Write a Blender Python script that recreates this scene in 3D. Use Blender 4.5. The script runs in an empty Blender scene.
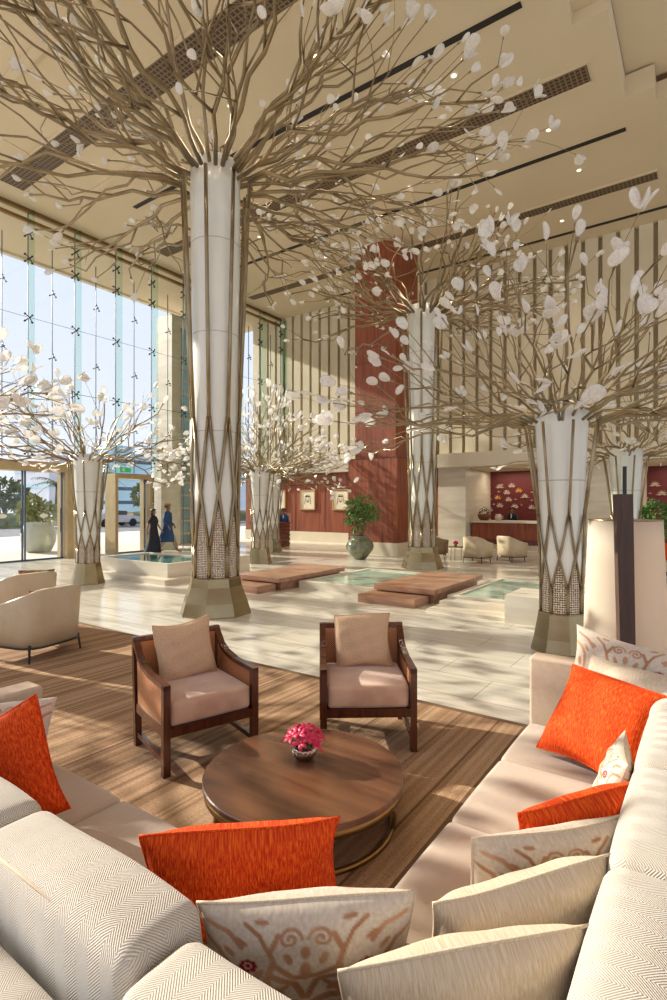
import bpy, math, random
from mathutils import Vector, Matrix
PI = math.pi
sc = bpy.context.scene
COL = sc.collection
sin, cos, sqrt = math.sin, math.cos, math.sqrt

# ------------------------------------------------------------------ camera-side directions on the ground
FW = Vector((-0.5736, 0.8192, 0)); RT = Vector((0.8192, 0.5736, 0))

# ------------------------------------------------------------------ materials
def nt(name):
    m = bpy.data.materials.new(name); m.use_nodes = True
    n = m.node_tree.nodes; l = m.node_tree.links
    return m, n, l, n['Principled BSDF']

def rgb(r, g, b):
    f = lambda c: (c/255/12.92) if c/255 <= .04045 else ((c/255+.055)/1.055)**2.4
    return (f(r), f(g), f(b), 1)

def ramp(n, pts):
    r = n.new('ShaderNodeValToRGB')
    e = r.color_ramp.elements
    e[0].position, e[0].color = pts[0]
    e[1].position, e[1].color = pts[-1]
    for p, c in pts[1:-1]:
        k = e.new(p); k.color = c
    return r

def mat(name, col, rough=.5, metal=0, col2=None, scale=(5, 5, 5), detail=4, bump=0, bscale=None, spec=.5, coat=0, sheen=0, emit=None, uv=False):
    m, n, l, b = nt(name)
    b.inputs['Base Color'].default_value = col
    b.inputs['Roughness'].default_value = rough
    b.inputs['Metallic'].default_value = metal
    b.inputs['Specular IOR Level'].default_value = spec
    b.inputs['Coat Weight'].default_value = coat
    b.inputs['Coat Roughness'].default_value = .15
    b.inputs['Sheen Weight'].default_value = sheen
    tc = n.new('ShaderNodeTexCoord'); mp = n.new('ShaderNodeMapping')
    l.new(tc.outputs['UV' if uv else 'Object'], mp.inputs[0]); mp.inputs['Scale'].default_value = scale
    no = n.new('ShaderNodeTexNoise'); no.inputs['Scale'].default_value = 1; no.inputs['Detail'].default_value = detail
    l.new(mp.outputs[0], no.inputs[0])
    if col2 is None:
        col2 = tuple(min(1, c*.86) for c in col[:3])+(1,)
    r = ramp(n, [(.3, col), (.7, col2)])
    l.new(no.outputs[0], r.inputs[0]); l.new(r.outputs[0], b.inputs['Base Color'])
    if bump:
        bp = n.new('ShaderNodeBump'); bp.inputs['Strength'].default_value = bump; bp.inputs['Distance'].default_value = .01
        src = no
        if bscale:
            src = n.new('ShaderNodeTexNoise'); src.inputs['Scale'].default_value = bscale; l.new(tc.outputs['Object'], src.inputs[0])
        l.new(src.outputs[0], bp.inputs['Height']); l.new(bp.outputs[0], b.inputs['Normal'])
    if emit:
        b.inputs['Emission Color'].default_value = emit[0]; b.inputs['Emission Strength'].default_value = emit[1]
    return m

def math_(n, l, op, a, b=None):
    k = n.new('ShaderNodeMath'); k.operation = op
    for i, v in enumerate((a, b)):
        if v is None: continue
        if isinstance(v, (int, float)): k.inputs[i].default_value = v
        else: l.new(v, k.inputs[i])
    return k.outputs[0]

M = {}
def mk_herring(name, c1, c2, cw=.028, pitch=.0085, strength=.6):
    m, n, l, b = nt(name)
    tc = n.new('ShaderNodeTexCoord'); sp = n.new('ShaderNodeSeparateXYZ'); l.new(tc.outputs['UV'], sp.inputs[0])
    tri = math_(n, l, 'PINGPONG', sp.outputs[0], cw)
    s = math_(n, l, 'ADD', sp.outputs[1], math_(n, l, 'MULTIPLY', tri, 1.0))
    w = math_(n, l, 'SINE', math_(n, l, 'MULTIPLY', s, 2*PI/pitch))
    w = math_(n, l, 'ADD', math_(n, l, 'MULTIPLY', w, .5), .5)
    no = n.new('ShaderNodeTexNoise'); no.inputs['Scale'].default_value = 120; l.new(tc.outputs['UV'], no.inputs[0])
    w2 = math_(n, l, 'MULTIPLY', w, math_(n, l, 'ADD', no.outputs[0], .5))
    r = ramp(n, [(.0, c2), (.7, c1)]); l.new(w2, r.inputs[0]); l.new(r.outputs[0], b.inputs['Base Color'])
    bp = n.new('ShaderNodeBump'); bp.inputs['Strength'].default_value = strength; bp.inputs['Distance'].default_value = .002
    l.new(w2, bp.inputs['Height']); l.new(bp.outputs[0], b.inputs['Normal'])
    b.inputs['Roughness'].default_value = .9; b.inputs['Specular IOR Level'].default_value = .2; b.inputs['Sheen Weight'].default_value = .3
    return m
M['herring'] = mk_herring('sofa herringbone', rgb(204, 196, 182), rgb(156, 146, 128), .045, .0075)
M['herring2'] = mk_herring('sofa seat weave', rgb(200, 184, 164), rgb(170, 152, 132), .02, .006, .35)
M['sofa_plain'] = mat('sofa plain', rgb(194, 174, 152), .9, col2=rgb(184, 164, 142), scale=(30, 30, 30), bump=.2, bscale=400, spec=.2)

def mk_streak(name, cols, sc_=(18, 160, 1), bump=.5):
    m, n, l, b = nt(name)
    tc = n.new('ShaderNodeTexCoord'); mp = n.new('ShaderNodeMapping'); l.new(tc.outputs['UV'], mp.inputs[0])
    mp.inputs['Scale'].default_value = sc_
    no = n.new('ShaderNodeTexNoise'); no.inputs['Scale'].default_value = 1.6; no.inputs['Detail'].default_value = 5; no.inputs['Roughness'].default_value = .7
    l.new(mp.outputs[0], no.inputs[0])
    r = ramp(n, [(.36, cols[0]), (.5, cols[1]), (.64, cols[2])]); l.new(no.outputs[0], r.inputs[0]); l.new(r.outputs[0], b.inputs['Base Color'])
    bp = n.new('ShaderNodeBump'); bp.inputs['Strength'].default_value = bump; bp.inputs['Distance'].default_value = .004
    l.new(no.outputs[0], bp.inputs['Height']); l.new(bp.outputs[0], b.inputs['Normal'])
    b.inputs['Roughness'].default_value = .85; b.inputs['Specular IOR Level'].default_value = .2
    return m
M['orange'] = mk_streak('orange chenille', (rgb(164, 38, 10), rgb(206, 66, 16), rgb(228, 108, 28)), (130, 22, 1))
M['cream'] = mk_streak('cream linen', (rgb(188, 168, 138), rgb(200, 184, 160), rgb(212, 200, 180)), (150, 20, 1), .3)
M['tan_pillow'] = mk_streak('tan pillow', (rgb(186, 152, 118), rgb(198, 166, 132), rgb(208, 178, 146)), (60, 60, 1), .3)
M['brown_pillow'] = mk_streak('brown brocade', (rgb(90, 50, 34), rgb(140, 96, 72), rgb(176, 140, 112)), (16, 16, 1), .3)

def mk_pattern():
    m, n, l, b = nt('embroidered linen')
    at = n.new('ShaderNodeAttribute'); at.attribute_name = 'pat'
    tc = n.new('ShaderNodeTexCoord'); no = n.new('ShaderNodeTexNoise'); no.inputs['Scale'].default_value = 90; l.new(tc.outputs['UV'], no.inputs[0])
    base = ramp(n, [(.3, rgb(188, 174, 154)), (.7, rgb(206, 194, 178))]); l.new(no.outputs[0], base.inputs[0])
    brn = ramp(n, [(.3, rgb(150, 106, 76)), (.7, rgb(190, 150, 116))])
    n2 = n.new('ShaderNodeTexNoise'); n2.inputs['Scale'].default_value = 9; l.new(tc.outputs['UV'], n2.inputs[0]); l.new(n2.outputs[0], brn.inputs[0])
    sp = n.new('ShaderNodeSeparateColor'); l.new(at.outputs['Color'], sp.inputs[0])
    mx = n.new('ShaderNodeMixRGB'); l.new(sp.outputs[0], mx.inputs[0]); l.new(base.outputs[0], mx.inputs[1]); l.new(brn.outputs[0], mx.inputs[2])
    m2 = n.new('ShaderNodeMixRGB'); l.new(sp.outputs[1], m2.inputs[0]); l.new(mx.outputs[0], m2.inputs[1]); m2.inputs[2].default_value = rgb(142, 28, 40)
    l.new(m2.outputs[0], b.inputs['Base Color']); b.inputs['Roughness'].default_value = .85; b.inputs['Specular IOR Level'].default_value = .2
    bp = n.new('ShaderNodeBump'); bp.inputs['Strength'].default_value = .25; bp.inputs['Distance'].default_value = .003
    l.new(no.outputs[0], bp.inputs['Height']); l.new(bp.outputs[0], b.inputs['Normal'])
    return m
M['pattern'] = mk_pattern()

def mk_wood(name, c1, c2, axis=2, rough=.3, s=1.0, coat=.2):
    m, n, l, b = nt(name)
    tc = n.new('ShaderNodeTexCoord'); mp = n.new('ShaderNodeMapping'); l.new(tc.outputs['Object'], mp.inputs[0])
    v = [14*s, 14*s, 14*s]; v[axis] = 1.2*s; mp.inputs['Scale'].default_value = v
    no = n.new('ShaderNodeTexNoise'); no.inputs['Scale'].default_value = 1; no.inputs['Detail'].default_value = 6; no.inputs['Distortion'].default_value = .6
    l.new(mp.outputs[0], no.inputs[0])
    r = ramp(n, [(.32, c1), (.68, c2)]); l.new(no.outputs[0], r.inputs[0]); l.new(r.outputs[0], b.inputs['Base Color'])
    b.inputs['Roughness'].default_value = rough; b.inputs['Coat Weight'].default_value = coat; b.inputs['Coat Roughness'].default_value = .2
    return m
M['redwood'] = mk_wood('red veneer', rgb(112, 52, 28), rgb(152, 80, 48), 2, .45, .7, .05)
M['darkred'] = mk_wood('dark red veneer', rgb(78, 30, 20), rgb(110, 48, 32), 2, .35, .7)
M['chairwood'] = mk_wood('dark walnut', rgb(62, 30, 18), rgb(92, 48, 28), 2, .25, 2, .4)
M['tablewood'] = mk_wood('table veneer', rgb(92, 60, 40), rgb(120, 82, 56), 0, .22, .8, .4)
M['postwood'] = mk_wood('lamp post wood', rgb(54, 34, 24), rgb(76, 48, 34), 2, .55, 2, 0)
M['bridgestone'] = mat('brown travertine', rgb(186, 144, 114), .3, col2=rgb(144, 102, 78), scale=(1.2, 6, 14), detail=6)
M['brass'] = mat('brass', rgb(150, 120, 76), .3, .9, scale=(20, 20, 20))
M['bronze'] = mat('bronze cladding', rgb(168, 152, 118), .24, .92, col2=rgb(140, 124, 90), scale=(2, 2, 1))
M['rod'] = mat('champagne rod', rgb(160, 142, 110), .28, .8, col2=rgb(128, 110, 82), scale=(3, 3, 3))
M['core'] = mat('frosted trunk shell', rgb(226, 226, 216), .3, 0, col2=rgb(214, 212, 200), scale=(1, 1, 1), coat=.3)
M['jointgrey'] = mat('joint grey', rgb(176, 174, 162), .5)
M['steel'] = mat('spider steel', rgb(70, 72, 76), .35, .8)
M['gasket'] = mat('dark joint', rgb(64, 84, 106), .4)
M['white'] = mat('white plaster', rgb(236, 232, 220), .6)
M['fascia'] = mat('pale stone fascia', rgb(222, 210, 186), .5, scale=(1, 1, 1))
M['ceiling'] = mat('ceiling plaster', rgb(214, 198, 168), .8, col2=rgb(208, 190, 158), scale=(.3, .3, .3))
M['ceiling_dark'] = mat('upper ceiling plaster', rgb(196, 160, 124), .8, col2=rgb(186, 150, 114), scale=(.3, .3, .3))
M['slot'] = mat('black slot', rgb(24, 20, 18), .6)
M['stone'] = mat('cream stone', rgb(224, 216, 198), .35, col2=rgb(206, 194, 172), scale=(.8, .8, 5), detail=6)
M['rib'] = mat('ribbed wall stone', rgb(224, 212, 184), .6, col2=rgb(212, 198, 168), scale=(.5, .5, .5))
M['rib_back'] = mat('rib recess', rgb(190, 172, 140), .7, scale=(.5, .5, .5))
M['cane'] = None
M['ash'] = mat('charcoal metal', rgb(50, 46, 42), .4, .6)
M['leather'] = mat('cream leather', rgb(196, 178, 148), .45, col2=rgb(186, 166, 134), scale=(6, 6, 6), bump=.1, bscale=90)
M['seatvelvet'] = mat('rose beige velvet', rgb(184, 144, 116), .8, col2=rgb(206, 172, 144), scale=(6, 6, 6), sheen=.5, bump=.1, bscale=60)
M['green'] = mat('leaf green', rgb(50, 92, 34), .45, col2=rgb(96, 138, 60), scale=(14, 14, 14))
M['palegreen'] = mat('pale shrub green', rgb(118, 134, 70), .6, col2=rgb(170, 164, 100), scale=(9, 9, 9))
M['soil'] = mat('soil', rgb(60, 44, 32), .9)
M['stem'] = mat('stem', rgb(110, 88, 60), .8)
M['celadon'] = mat('glazed celadon', rgb(128, 130, 102), .18, col2=rgb(82, 88, 66), scale=(7, 7, 7), coat=.8)
M['extpot'] = mat('pale planter', rgb(196, 198, 184), .5)
M['skin'] = mat('skin', rgb(150, 102, 76), .55)
M['hair'] = mat('dark hair', rgb(36, 24, 18), .5)
M['navy'] = mat('navy cloth', rgb(22, 24, 38), .8)
M['denim'] = mat('blue coat cloth', rgb(42, 76, 124), .8, col2=rgb(34, 62, 104))
M['straw'] = mat('straw', rgb(198, 150, 98), .7)
M['greycloth'] = mat('grey trousers', rgb(150, 140, 126), .8)
M['magenta'] = mat('magenta petal', rgb(196, 18, 66), .45, col2=rgb(226, 60, 110), scale=(40, 40, 40))
M['yellow'] = mat('stamen yellow', rgb(206, 168, 60), .5)
M['silver'] = mat('silver', rgb(176, 168, 156), .12, 1)
M['redwall'] = mat('oxblood panel', rgb(104, 32, 32), .5, col2=rgb(94, 28, 28), scale=(.6, .6, .6))
M['lotus'] = mat('lotus porcelain', rgb(214, 190, 172), .4)
M['lotus_goldlit'] = mat('gold-lit lotus', rgb(232, 168, 92), .35, .2)  # gold light on these ornaments is put into the colour
M['paper'] = mat('paper', rgb(232, 220, 196), .7)
M['ink'] = mat('ink', rgb(60, 44, 34), .7)
M['goldframe'] = mat('gold frame', rgb(196, 160, 110), .35, .4)
M['shade'] = None
M['bulb'] = mat('lit downlight', rgb(255, 240, 210), .5, emit=(rgb(255, 226, 180), 3))
M['exit'] = mat('exit sign green', rgb(40, 150, 90), .5, emit=(rgb(40, 160, 96), .6))
M['wicker'] = mat('wicker', rgb(120, 70, 40), .7)
M['benchcloth'] = mat('bench cloth', rgb(206, 194, 170), .8)
M['road'] = mat('asphalt', rgb(120, 118, 120), .9)
M['paving'] = mat('outside paving', rgb(216, 206, 192), .8, scale=(.4, .4, .4))
M['hedge'] = mat('hedge', rgb(88, 98, 62), .8, col2=rgb(126, 128, 88), scale=(2, 2, 2))
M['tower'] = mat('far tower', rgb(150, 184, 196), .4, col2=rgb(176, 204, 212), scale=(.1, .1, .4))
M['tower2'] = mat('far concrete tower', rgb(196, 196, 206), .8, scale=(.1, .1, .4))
M['carpaint'] = mat('silver car paint', rgb(190, 192, 196), .3, .3)
M['carglass'] = mat('car glass', rgb(40, 46, 54), .1)
M['rubber'] = mat('tyre', rgb(30, 30, 30), .8)
M['redsign'] = mat('red sign', rgb(206, 80, 60), .6)

def mk_glass(name, tint, refl=.12, rough=0.0):
    m = bpy.data.materials.new(name); m.use_nodes = True
    n = m.node_tree.nodes; l = m.node_tree.links; n.clear()
    o = n.new('ShaderNodeOutputMaterial'); mx = n.new('ShaderNodeMixShader'); t = n.new('ShaderNodeBsdfTransparent'); g = n.new('ShaderNodeBsdfGlossy')
    t.inputs[0].default_value = tint; g.inputs['Roughness'].default_value = rough; g.inputs[0].default_value = (.9, 1, .95, 1)
    mx.inputs[0].default_value = refl
    l.new(t.outputs[0], mx.inputs[1]); l.new(g.outputs[0], mx.inputs[2]); l.new(mx.outputs[0], o.inputs[0])
    return m
M['glass'] = mk_glass('facade glass', (.96, .98, .975, 1), .025)
M['fin'] = mk_glass('green fin glass', (.84, .92, .89, 1), .04)

def mk_leaf():
    m = bpy.data.materials.new('cast glass leaf'); m.use_nodes = True
    n = m.node_tree.nodes; l = m.node_tree.links; b = n['Principled BSDF']; o = n['Material Output']
    b.inputs['Roughness'].default_value = .18; b.inputs['Specular IOR Level'].default_value = .8
    tr = n.new('ShaderNodeBsdfTransparent'); tl = n.new('ShaderNodeBsdfTranslucent'); tl.inputs[0].default_value = (.95, .93, .9, 1)
    m1 = n.new('ShaderNodeMixShader'); m1.inputs[0].default_value = .45; l.new(b.outputs[0], m1.inputs[1]); l.new(tl.outputs[0], m1.inputs[2])
    tc = n.new('ShaderNodeTexCoord'); v = n.new('ShaderNodeTexVoronoi'); v.inputs['Scale'].default_value = 70; l.new(tc.outputs['Object'], v.inputs[0])
    cr = ramp(n, [(.2, rgb(252, 251, 248)), (.8, rgb(216, 212, 204))]); l.new(v.outputs[0], cr.inputs[0]); l.new(cr.outputs[0], b.inputs['Base Color'])
    bp = n.new('ShaderNodeBump'); bp.inputs['Strength'].default_value = .6; bp.inputs['Distance'].default_value = .004; l.new(v.outputs[0], bp.inputs['Height']); l.new(bp.outputs[0], b.inputs['Normal'])
    m2 = n.new('ShaderNodeMixShader'); m2.inputs[0].default_value = .26; l.new(m1.outputs[0], m2.inputs[1]); l.new(tr.outputs[0], m2.inputs[2])
    l.new(m2.outputs[0], o.inputs[0]); return m
M['leaf'] = mk_leaf()

def mk_shade():
    m = bpy.data.materials.new('lamp shade fabric'); m.use_nodes = True
    n = m.node_tree.nodes; l = m.node_tree.links; b = n['Principled BSDF']; o = n['Material Output']
    b.inputs['Base Color'].default_value = rgb(236, 226, 208); b.inputs['Roughness'].default_value = .8
    tl = n.new('ShaderNodeBsdfTranslucent'); tl.inputs[0].default_value = rgb(246, 226, 200)
    m1 = n.new('ShaderNodeMixShader'); m1.inputs[0].default_value = .45; l.new(b.outputs[0], m1.inputs[1]); l.new(tl.outputs[0], m1.inputs[2]); l.new(m1.outputs[0], o.inputs[0])
    return m
M['shade'] = mk_shade()

def mk_water(name, c):
    m, n, l, b = nt(name)
    b.inputs['Base Color'].default_value = c; b.inputs['Roughness'].default_value = .04; b.inputs['Specular IOR Level'].default_value = .7
    tc = n.new('ShaderNodeTexCoord'); no = n.new('ShaderNodeTexNoise'); no.inputs['Scale'].default_value = 3; l.new(tc.outputs['Object'], no.inputs[0])
    bp = n.new('ShaderNodeBump'); bp.inputs['Strength'].default_value = .08; bp.inputs['Distance'].default_value = .02
    l.new(no.outputs[0], bp.inputs['Height']); l.new(bp.outputs[0], b.inputs['Normal']); return m
M['water'] = mk_water('pale pool water', rgb(172, 196, 176))
M['water2'] = mk_water('teal pool water', rgb(84, 132, 122))

def mk_floor():
    m, n, l, b = nt('polished travertine floor')
    tc = n.new('ShaderNodeTexCoord'); mp = n.new('ShaderNodeMapping'); l.new(tc.outputs['Object'], mp.inputs[0]); mp.inputs['Scale'].default_value = (.5, 7, 1)
    no = n.new('ShaderNodeTexNoise'); no.inputs['Scale'].default_value = 1.5; no.inputs['Detail'].default_value = 8; no.inputs['Roughness'].default_value = .65; l.new(mp.outputs[0], no.inputs[0])
    r = ramp(n, [(.3, rgb(198, 190, 172)), (.5, rgb(218, 211, 196)), (.72, rgb(234, 229, 216))]); l.new(no.outputs[0], r.inputs[0])
    br = n.new('ShaderNodeTexBrick'); l.new(tc.outputs['Object'], br.inputs[0]); br.inputs['Scale'].default_value = 1
    br.inputs['Brick Width'].default_value = 1.2; br.inputs['Row Height'].default_value = .6; br.inputs['Mortar Size'].default_value = .005
    br.inputs['Color1'].default_value = (1, 1, 1, 1); br.inputs['Color2'].default_value = (.9, .89, .87, 1); br.inputs['Mortar'].default_value = (.55, .5, .43, 1)
    mx = n.new('ShaderNodeMixRGB'); mx.blend_type = 'MULTIPLY'; mx.inputs[0].default_value = 1; l.new(r.outputs[0], mx.inputs[1]); l.new(br.outputs[0], mx.inputs[2])
    l.new(mx.outputs[0], b.inputs['Base Color']); b.inputs['Roughness'].default_value = .16; b.inputs['Specular IOR Level'].default_value = .65
    return m
M['floor'] = mk_floor()

def mk_rug():
    m, n, l, b = nt('striped loop rug')
    tc = n.new('ShaderNodeTexCoord'); sp = n.new('ShaderNodeSeparateXYZ'); l.new(tc.outputs['Object'], sp.inputs[0])
    def n1(scale, sx=1):
        k = n.new('ShaderNodeTexNoise'); k.noise_dimensions = '1D'; k.inputs['Scale'].default_value = scale; k.inputs['Detail'].default_value = 2; k.inputs['Roughness'].default_value = .8
        l.new(sp.outputs[0], k.inputs['W']); return k.outputs[0]
    r = ramp(n, [(.36, rgb(146, 116, 88)), (.46, rgb(168, 136, 106)), (.56, rgb(188, 158, 126)), (.64, rgb(158, 128, 98))]); l.new(n1(5.5), r.inputs[0])
    fine = ramp(n, [(.30, rgb(110, 80, 56)), (.40, (1, 1, 1, 1))]); l.new(n1(16), fine.inputs[0])
    mx = n.new('ShaderNodeMixRGB'); mx.blend_type = 'MULTIPLY'; mx.inputs[0].default_value = .55; l.new(r.outputs[0], mx.inputs[1]); l.new(fine.outputs[0], mx.inputs[2])
    ys = math_(n, l, 'SINE', math_(n, l, 'MULTIPLY', sp.outputs[0], 2*PI/.016)); xs = math_(n, l, 'SINE', math_(n, l, 'MULTIPLY', sp.outputs[1], 2*PI/.03))
    h = math_(n, l, 'MULTIPLY', math_(n, l, 'ADD', ys, math_(n, l, 'MULTIPLY', xs, .4)), .5)
    no = n.new('ShaderNodeTexNoise'); no.inputs['Scale'].default_value = 60; no.inputs['Detail'].default_value = 3; l.new(tc.outputs['Object'], no.inputs[0])
    m2 = n.new('ShaderNodeMixRGB'); m2.blend_type = 'MULTIPLY'; m2.inputs[0].default_value = .6
    g = ramp(n, [(.3, (.6, .58, .55, 1)), (.6, (1, 1, 1, 1))]); l.new(no.outputs[0], g.inputs[0]); l.new(mx.outputs[0], m2.inputs[1]); l.new(g.outputs[0], m2.inputs[2])
    l.new(m2.outputs[0], b.inputs['Base Color']); b.inputs['Roughness'].default_value = .95; b.inputs['Specular IOR Level'].default_value = .1
    bp = n.new('ShaderNodeBump'); bp.inputs['Strength'].default_value = .5; bp.inputs['Distance'].default_value = .003; l.new(h, bp.inputs['Height']); l.new(bp.outputs[0], b.inputs['Normal'])
    return m
M['rug'] = mk_rug()
M['rugborder'] = mat('rug border', rgb(112, 86, 60), .95, scale=(30, 30, 30))

def mk_cane():
    m, n, l, b = nt('woven cane')
    tc = n.new('ShaderNodeTexCoord'); ck = n.new('ShaderNodeTexChecker'); ck.inputs['Scale'].default_value = 110; l.new(tc.outputs['UV'], ck.inputs[0])
    ck.inputs['Color1'].default_value = rgb(206, 146, 96); ck.inputs['Color2'].default_value = rgb(126, 76, 44)
    l.new(ck.outputs[0], b.inputs['Base Color']); b.inputs['Roughness'].default_value = .6; return m
M['cane'] = mk_cane()

def mk_lace():
    m, n, l, b = nt('perforated lace panel')
    tc = n.new('ShaderNodeTexCoord'); sp = n.new('ShaderNodeSeparateXYZ'); l.new(tc.outputs['UV'], sp.inputs[0])
    a = math_(n, l, 'SINE', math_(n, l, 'MULTIPLY', sp.outputs[0], 2*PI/.055)); c = math_(n, l, 'SINE', math_(n, l, 'MULTIPLY', sp.outputs[1], 2*PI/.055))
    s = math_(n, l, 'ABSOLUTE', math_(n, l, 'MULTIPLY', a, c))
    v = n.new('ShaderNodeTexVoronoi'); v.feature = 'DISTANCE_TO_EDGE'; v.inputs['Scale'].default_value = 34; v.inputs['Randomness'].default_value = .5; l.new(tc.outputs['UV'], v.inputs[0])
    s2 = math_(n, l, 'ADD', s, math_(n, l, 'MULTIPLY', v.outputs[0], 1.6))
    r = ramp(n, [(.50, rgb(226, 214, 192)), (.62, rgb(92, 66, 44))]); l.new(s2, r.inputs[0]); l.new(r.outputs[0], b.inputs['Base Color']); b.inputs['Roughness'].default_value = .4
    return m
M['lace'] = mk_lace()
def mk_grille():
    m, n, l, b = nt('dark slotted grille')
    tc = n.new('ShaderNodeTexCoord'); sp = n.new('ShaderNodeSeparateXYZ'); l.new(tc.outputs['Object'], sp.inputs[0])
    a = math_(n, l, 'SINE', math_(n, l, 'MULTIPLY', sp.outputs[0], 2*PI/.11)); c = math_(n, l, 'SINE', math_(n, l, 'MULTIPLY', sp.outputs[1], 2*PI/.11))
    s = math_(n, l, 'MAXIMUM', a, c)
    r = ramp(n, [(.45, rgb(58, 44, 32)), (.7, rgb(124, 102, 76))]); l.new(s, r.inputs[0]); l.new(r.outputs[0], b.inputs['Base Color']); b.inputs['Roughness'].default_value = .6
    return m
M['grille'] = mk_grille()

# ------------------------------------------------------------------ mesh builder
class MB:
    def __init__(s): s.v = []; s.f = []; s.uvs = None; s.col = None; s.fuv = {}
    def add(s, vs, fs):
        o = len(s.v); s.v += [tuple(v) for v in vs]; s.f += [tuple(i+o for i in f) for f in fs]; return s
    def box(s, c, d, rz=0, ax=None):
        hx, hy, hz = d[0]/2, d[1]/2, d[2]/2; vs = []
        m = Matrix.Rotation(rz, 3, 'Z') if ax is None else ax
        for x in (-hx, hx):
            for y in (-hy, hy):
                for z in (-hz, hz): vs.append(Vector(c)+m @ Vector((x, y, z)))
        return s.add(vs, [(0, 1, 3, 2), (4, 6, 7, 5), (0, 4, 5, 1), (2, 3, 7, 6), (0, 2, 6, 4), (1, 5, 7, 3)])
    def bx(s, x0, x1, y0, y1, z0, z1): return s.box(((x0+x1)/2, (y0+y1)/2, (z0+z1)/2), (abs(x1-x0), abs(y1-y0), abs(z1-z0)))
    def rbox(s, x0, x1, y0, y1, z0, z1, r=.04, n=6, puff=0):
        # rounded, slightly crowned box
        c = Vector(((x0+x1)/2, (y0+y1)/2, (z0+z1)/2)); h = Vector((abs(x1-x0)/2, abs(y1-y0)/2, abs(z1-z0)/2))
        def ticks(L):
            t = [-L, -L+r*.3, -L+r*.7, -L+r]; k = max(2, n)
            t += [-L+r+(2*L-2*r)*i/k for i in range(1, k)]; t += [L-r, L-r*.7, L-r*.3, L]; return t
        T = [ticks(h[i]) for i in range(3)]
        idx = {}; vs = []; fs = []
        def vid(p):
            key = tuple(round(a, 5) for a in p)
            if key in idx: return idx[key]
            q = Vector(p); inner = Vector([max(-h[i]+r, min(h[i]-r, q[i])) for i in range(3)])
            dlt = q-inner
            if dlt.length > 1e-9:
                dlt = dlt.normalized()*r
            w = inner+dlt
            if puff:
                u = [1-(w[i]/h[i])**2 for i in range(3)]
                for i in range(3):
                    j, k = (i+1) % 3, (i+2) % 3
                    w[i] += (1 if q[i] > 0 else -1)*puff*max(0, u[j])*max(0, u[k])*(abs(q[i])/h[i])**3
            idx[key] = len(vs); vs.append(c+w); return idx[key]
        for a in range(3):
            b_, c_ = (a+1) % 3, (a+2) % 3
            for sgn in (-1, 1):
                for i in range(len(T[b_])-1):
                    for j in range(len(T[c_])-1):
                        q = []
                        for (ii, jj) in ((i, j), (i+1, j), (i+1, j+1), (i, j+1)):
                            p = [0, 0, 0]; p[a] = sgn*h[a]; p[b_] = T[b_][ii]; p[c_] = T[c_][jj]; q.append(vid(p))
                        if sgn < 0: q.reverse()
                        fs.append(q)
        return s.add(vs, fs)
    def tube(s, pts, rad, n=8, cap=True, closed=False):
        pts = [Vector(p) for p in pts]; m = len(pts)
        if not isinstance(rad, (list, tuple)): rad = [rad]*m
        ref = None; rings = []
        for i, p in enumerate(pts):
            if closed: t = pts[(i+1) % m]-pts[i-1]
            else: t = pts[min(i+1, m-1)]-pts[max(i-1, 0)]
            t.normalize()
            if ref is None: ref = t.orthogonal().normalized()
            ref = (ref-t*ref.dot(t)); ref = ref.normalized() if ref.length > 1e-6 else t.orthogonal().normalized()
            b = t.cross(ref)
            rings.append([p+(ref*cos(2*PI*k/n)+b*sin(2*PI*k/n))*rad[i] for k in range(n)])
        vs = [v for r in rings for v in r]; fs = []
        for i in range(m if closed else m-1):
            j = (i+1) % m
            for k in range(n): fs.append((i*n+k, i*n+(k+1) % n, j*n+(k+1) % n, j*n+k))
        if cap and not closed: fs.append(tuple(range(n-1, -1, -1))); fs.append(tuple((m-1)*n+k for k in range(n)))
        return s.add(vs, fs)
    def lathe(s, c, prof, n=24, rot=0, mod=None):
        c = Vector(c); vs = []; fs = []
        for i, (r, z) in enumerate(prof):
            for k in range(n):
                a = 2*PI*k/n+rot; rr = r*(mod(a, i) if mod else 1)
                vs.append(c+Vector((rr*cos(a), rr*sin(a), z)))
        m = len(prof)
        for i in range(m-1):
            for k in range(n): fs.append((i*n+k, i*n+(k+1) % n, (i+1)*n+(k+1) % n, (i+1)*n+k))
        fs.append(tuple(range(n-1, -1, -1))); fs.append(tuple((m-1)*n+k for k in range(n)))
        return s.add(vs, fs)
    def prism(s, poly, z0, z1):
        n = len(poly)
        vs = [(x, y, z0) for x, y in poly]+[(x, y, z1) for x, y in poly]
        return s.add(vs, [tuple(range(n-1, -1, -1)), tuple(range(n, 2*n))]+[(i, (i+1) % n, n+(i+1) % n, n+i) for i in range(n)])
    def build(s, name, m, parent=None, smooth=False, loc=None, uv='box'):
        me = bpy.data.meshes.new(name); me.from_pydata(s.v, [], s.f); me.update()
        if smooth: me.polygons.foreach_set('use_smooth', [True]*len(me.polygons))
        ly = me.uv_layers.new(name='UVMap')
        data = []
        if s.uvs:
            for p in me.polygons:
                for vi in p.vertices: data += list(s.uvs[vi])
        else:
            for p in me.polygons:
                n = p.normal; a = max(range(3), key=lambda i: abs(n[i])); j, k = ((1, 2), (0, 2), (0, 1))[a]
                if uv == 'boxyx' and a == 2: j, k = 1, 0
                for vi in p.vertices:
                    co = me.vertices[vi].co; data += [co[j], co[k]]
        ly.data.foreach_set('uv', data)
        if s.col:
            ca = me.color_attributes.new('pat', 'FLOAT_COLOR', 'POINT'); ca.data.foreach_set('color', [x for c in s.col for x in c])
        me.materials.append(m)
        o = bpy.data.objects.new(name, me); COL.objects.link(o)
        if parent is not None: o.parent = parent
        if loc is not None: o.location = loc
        return o

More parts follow.
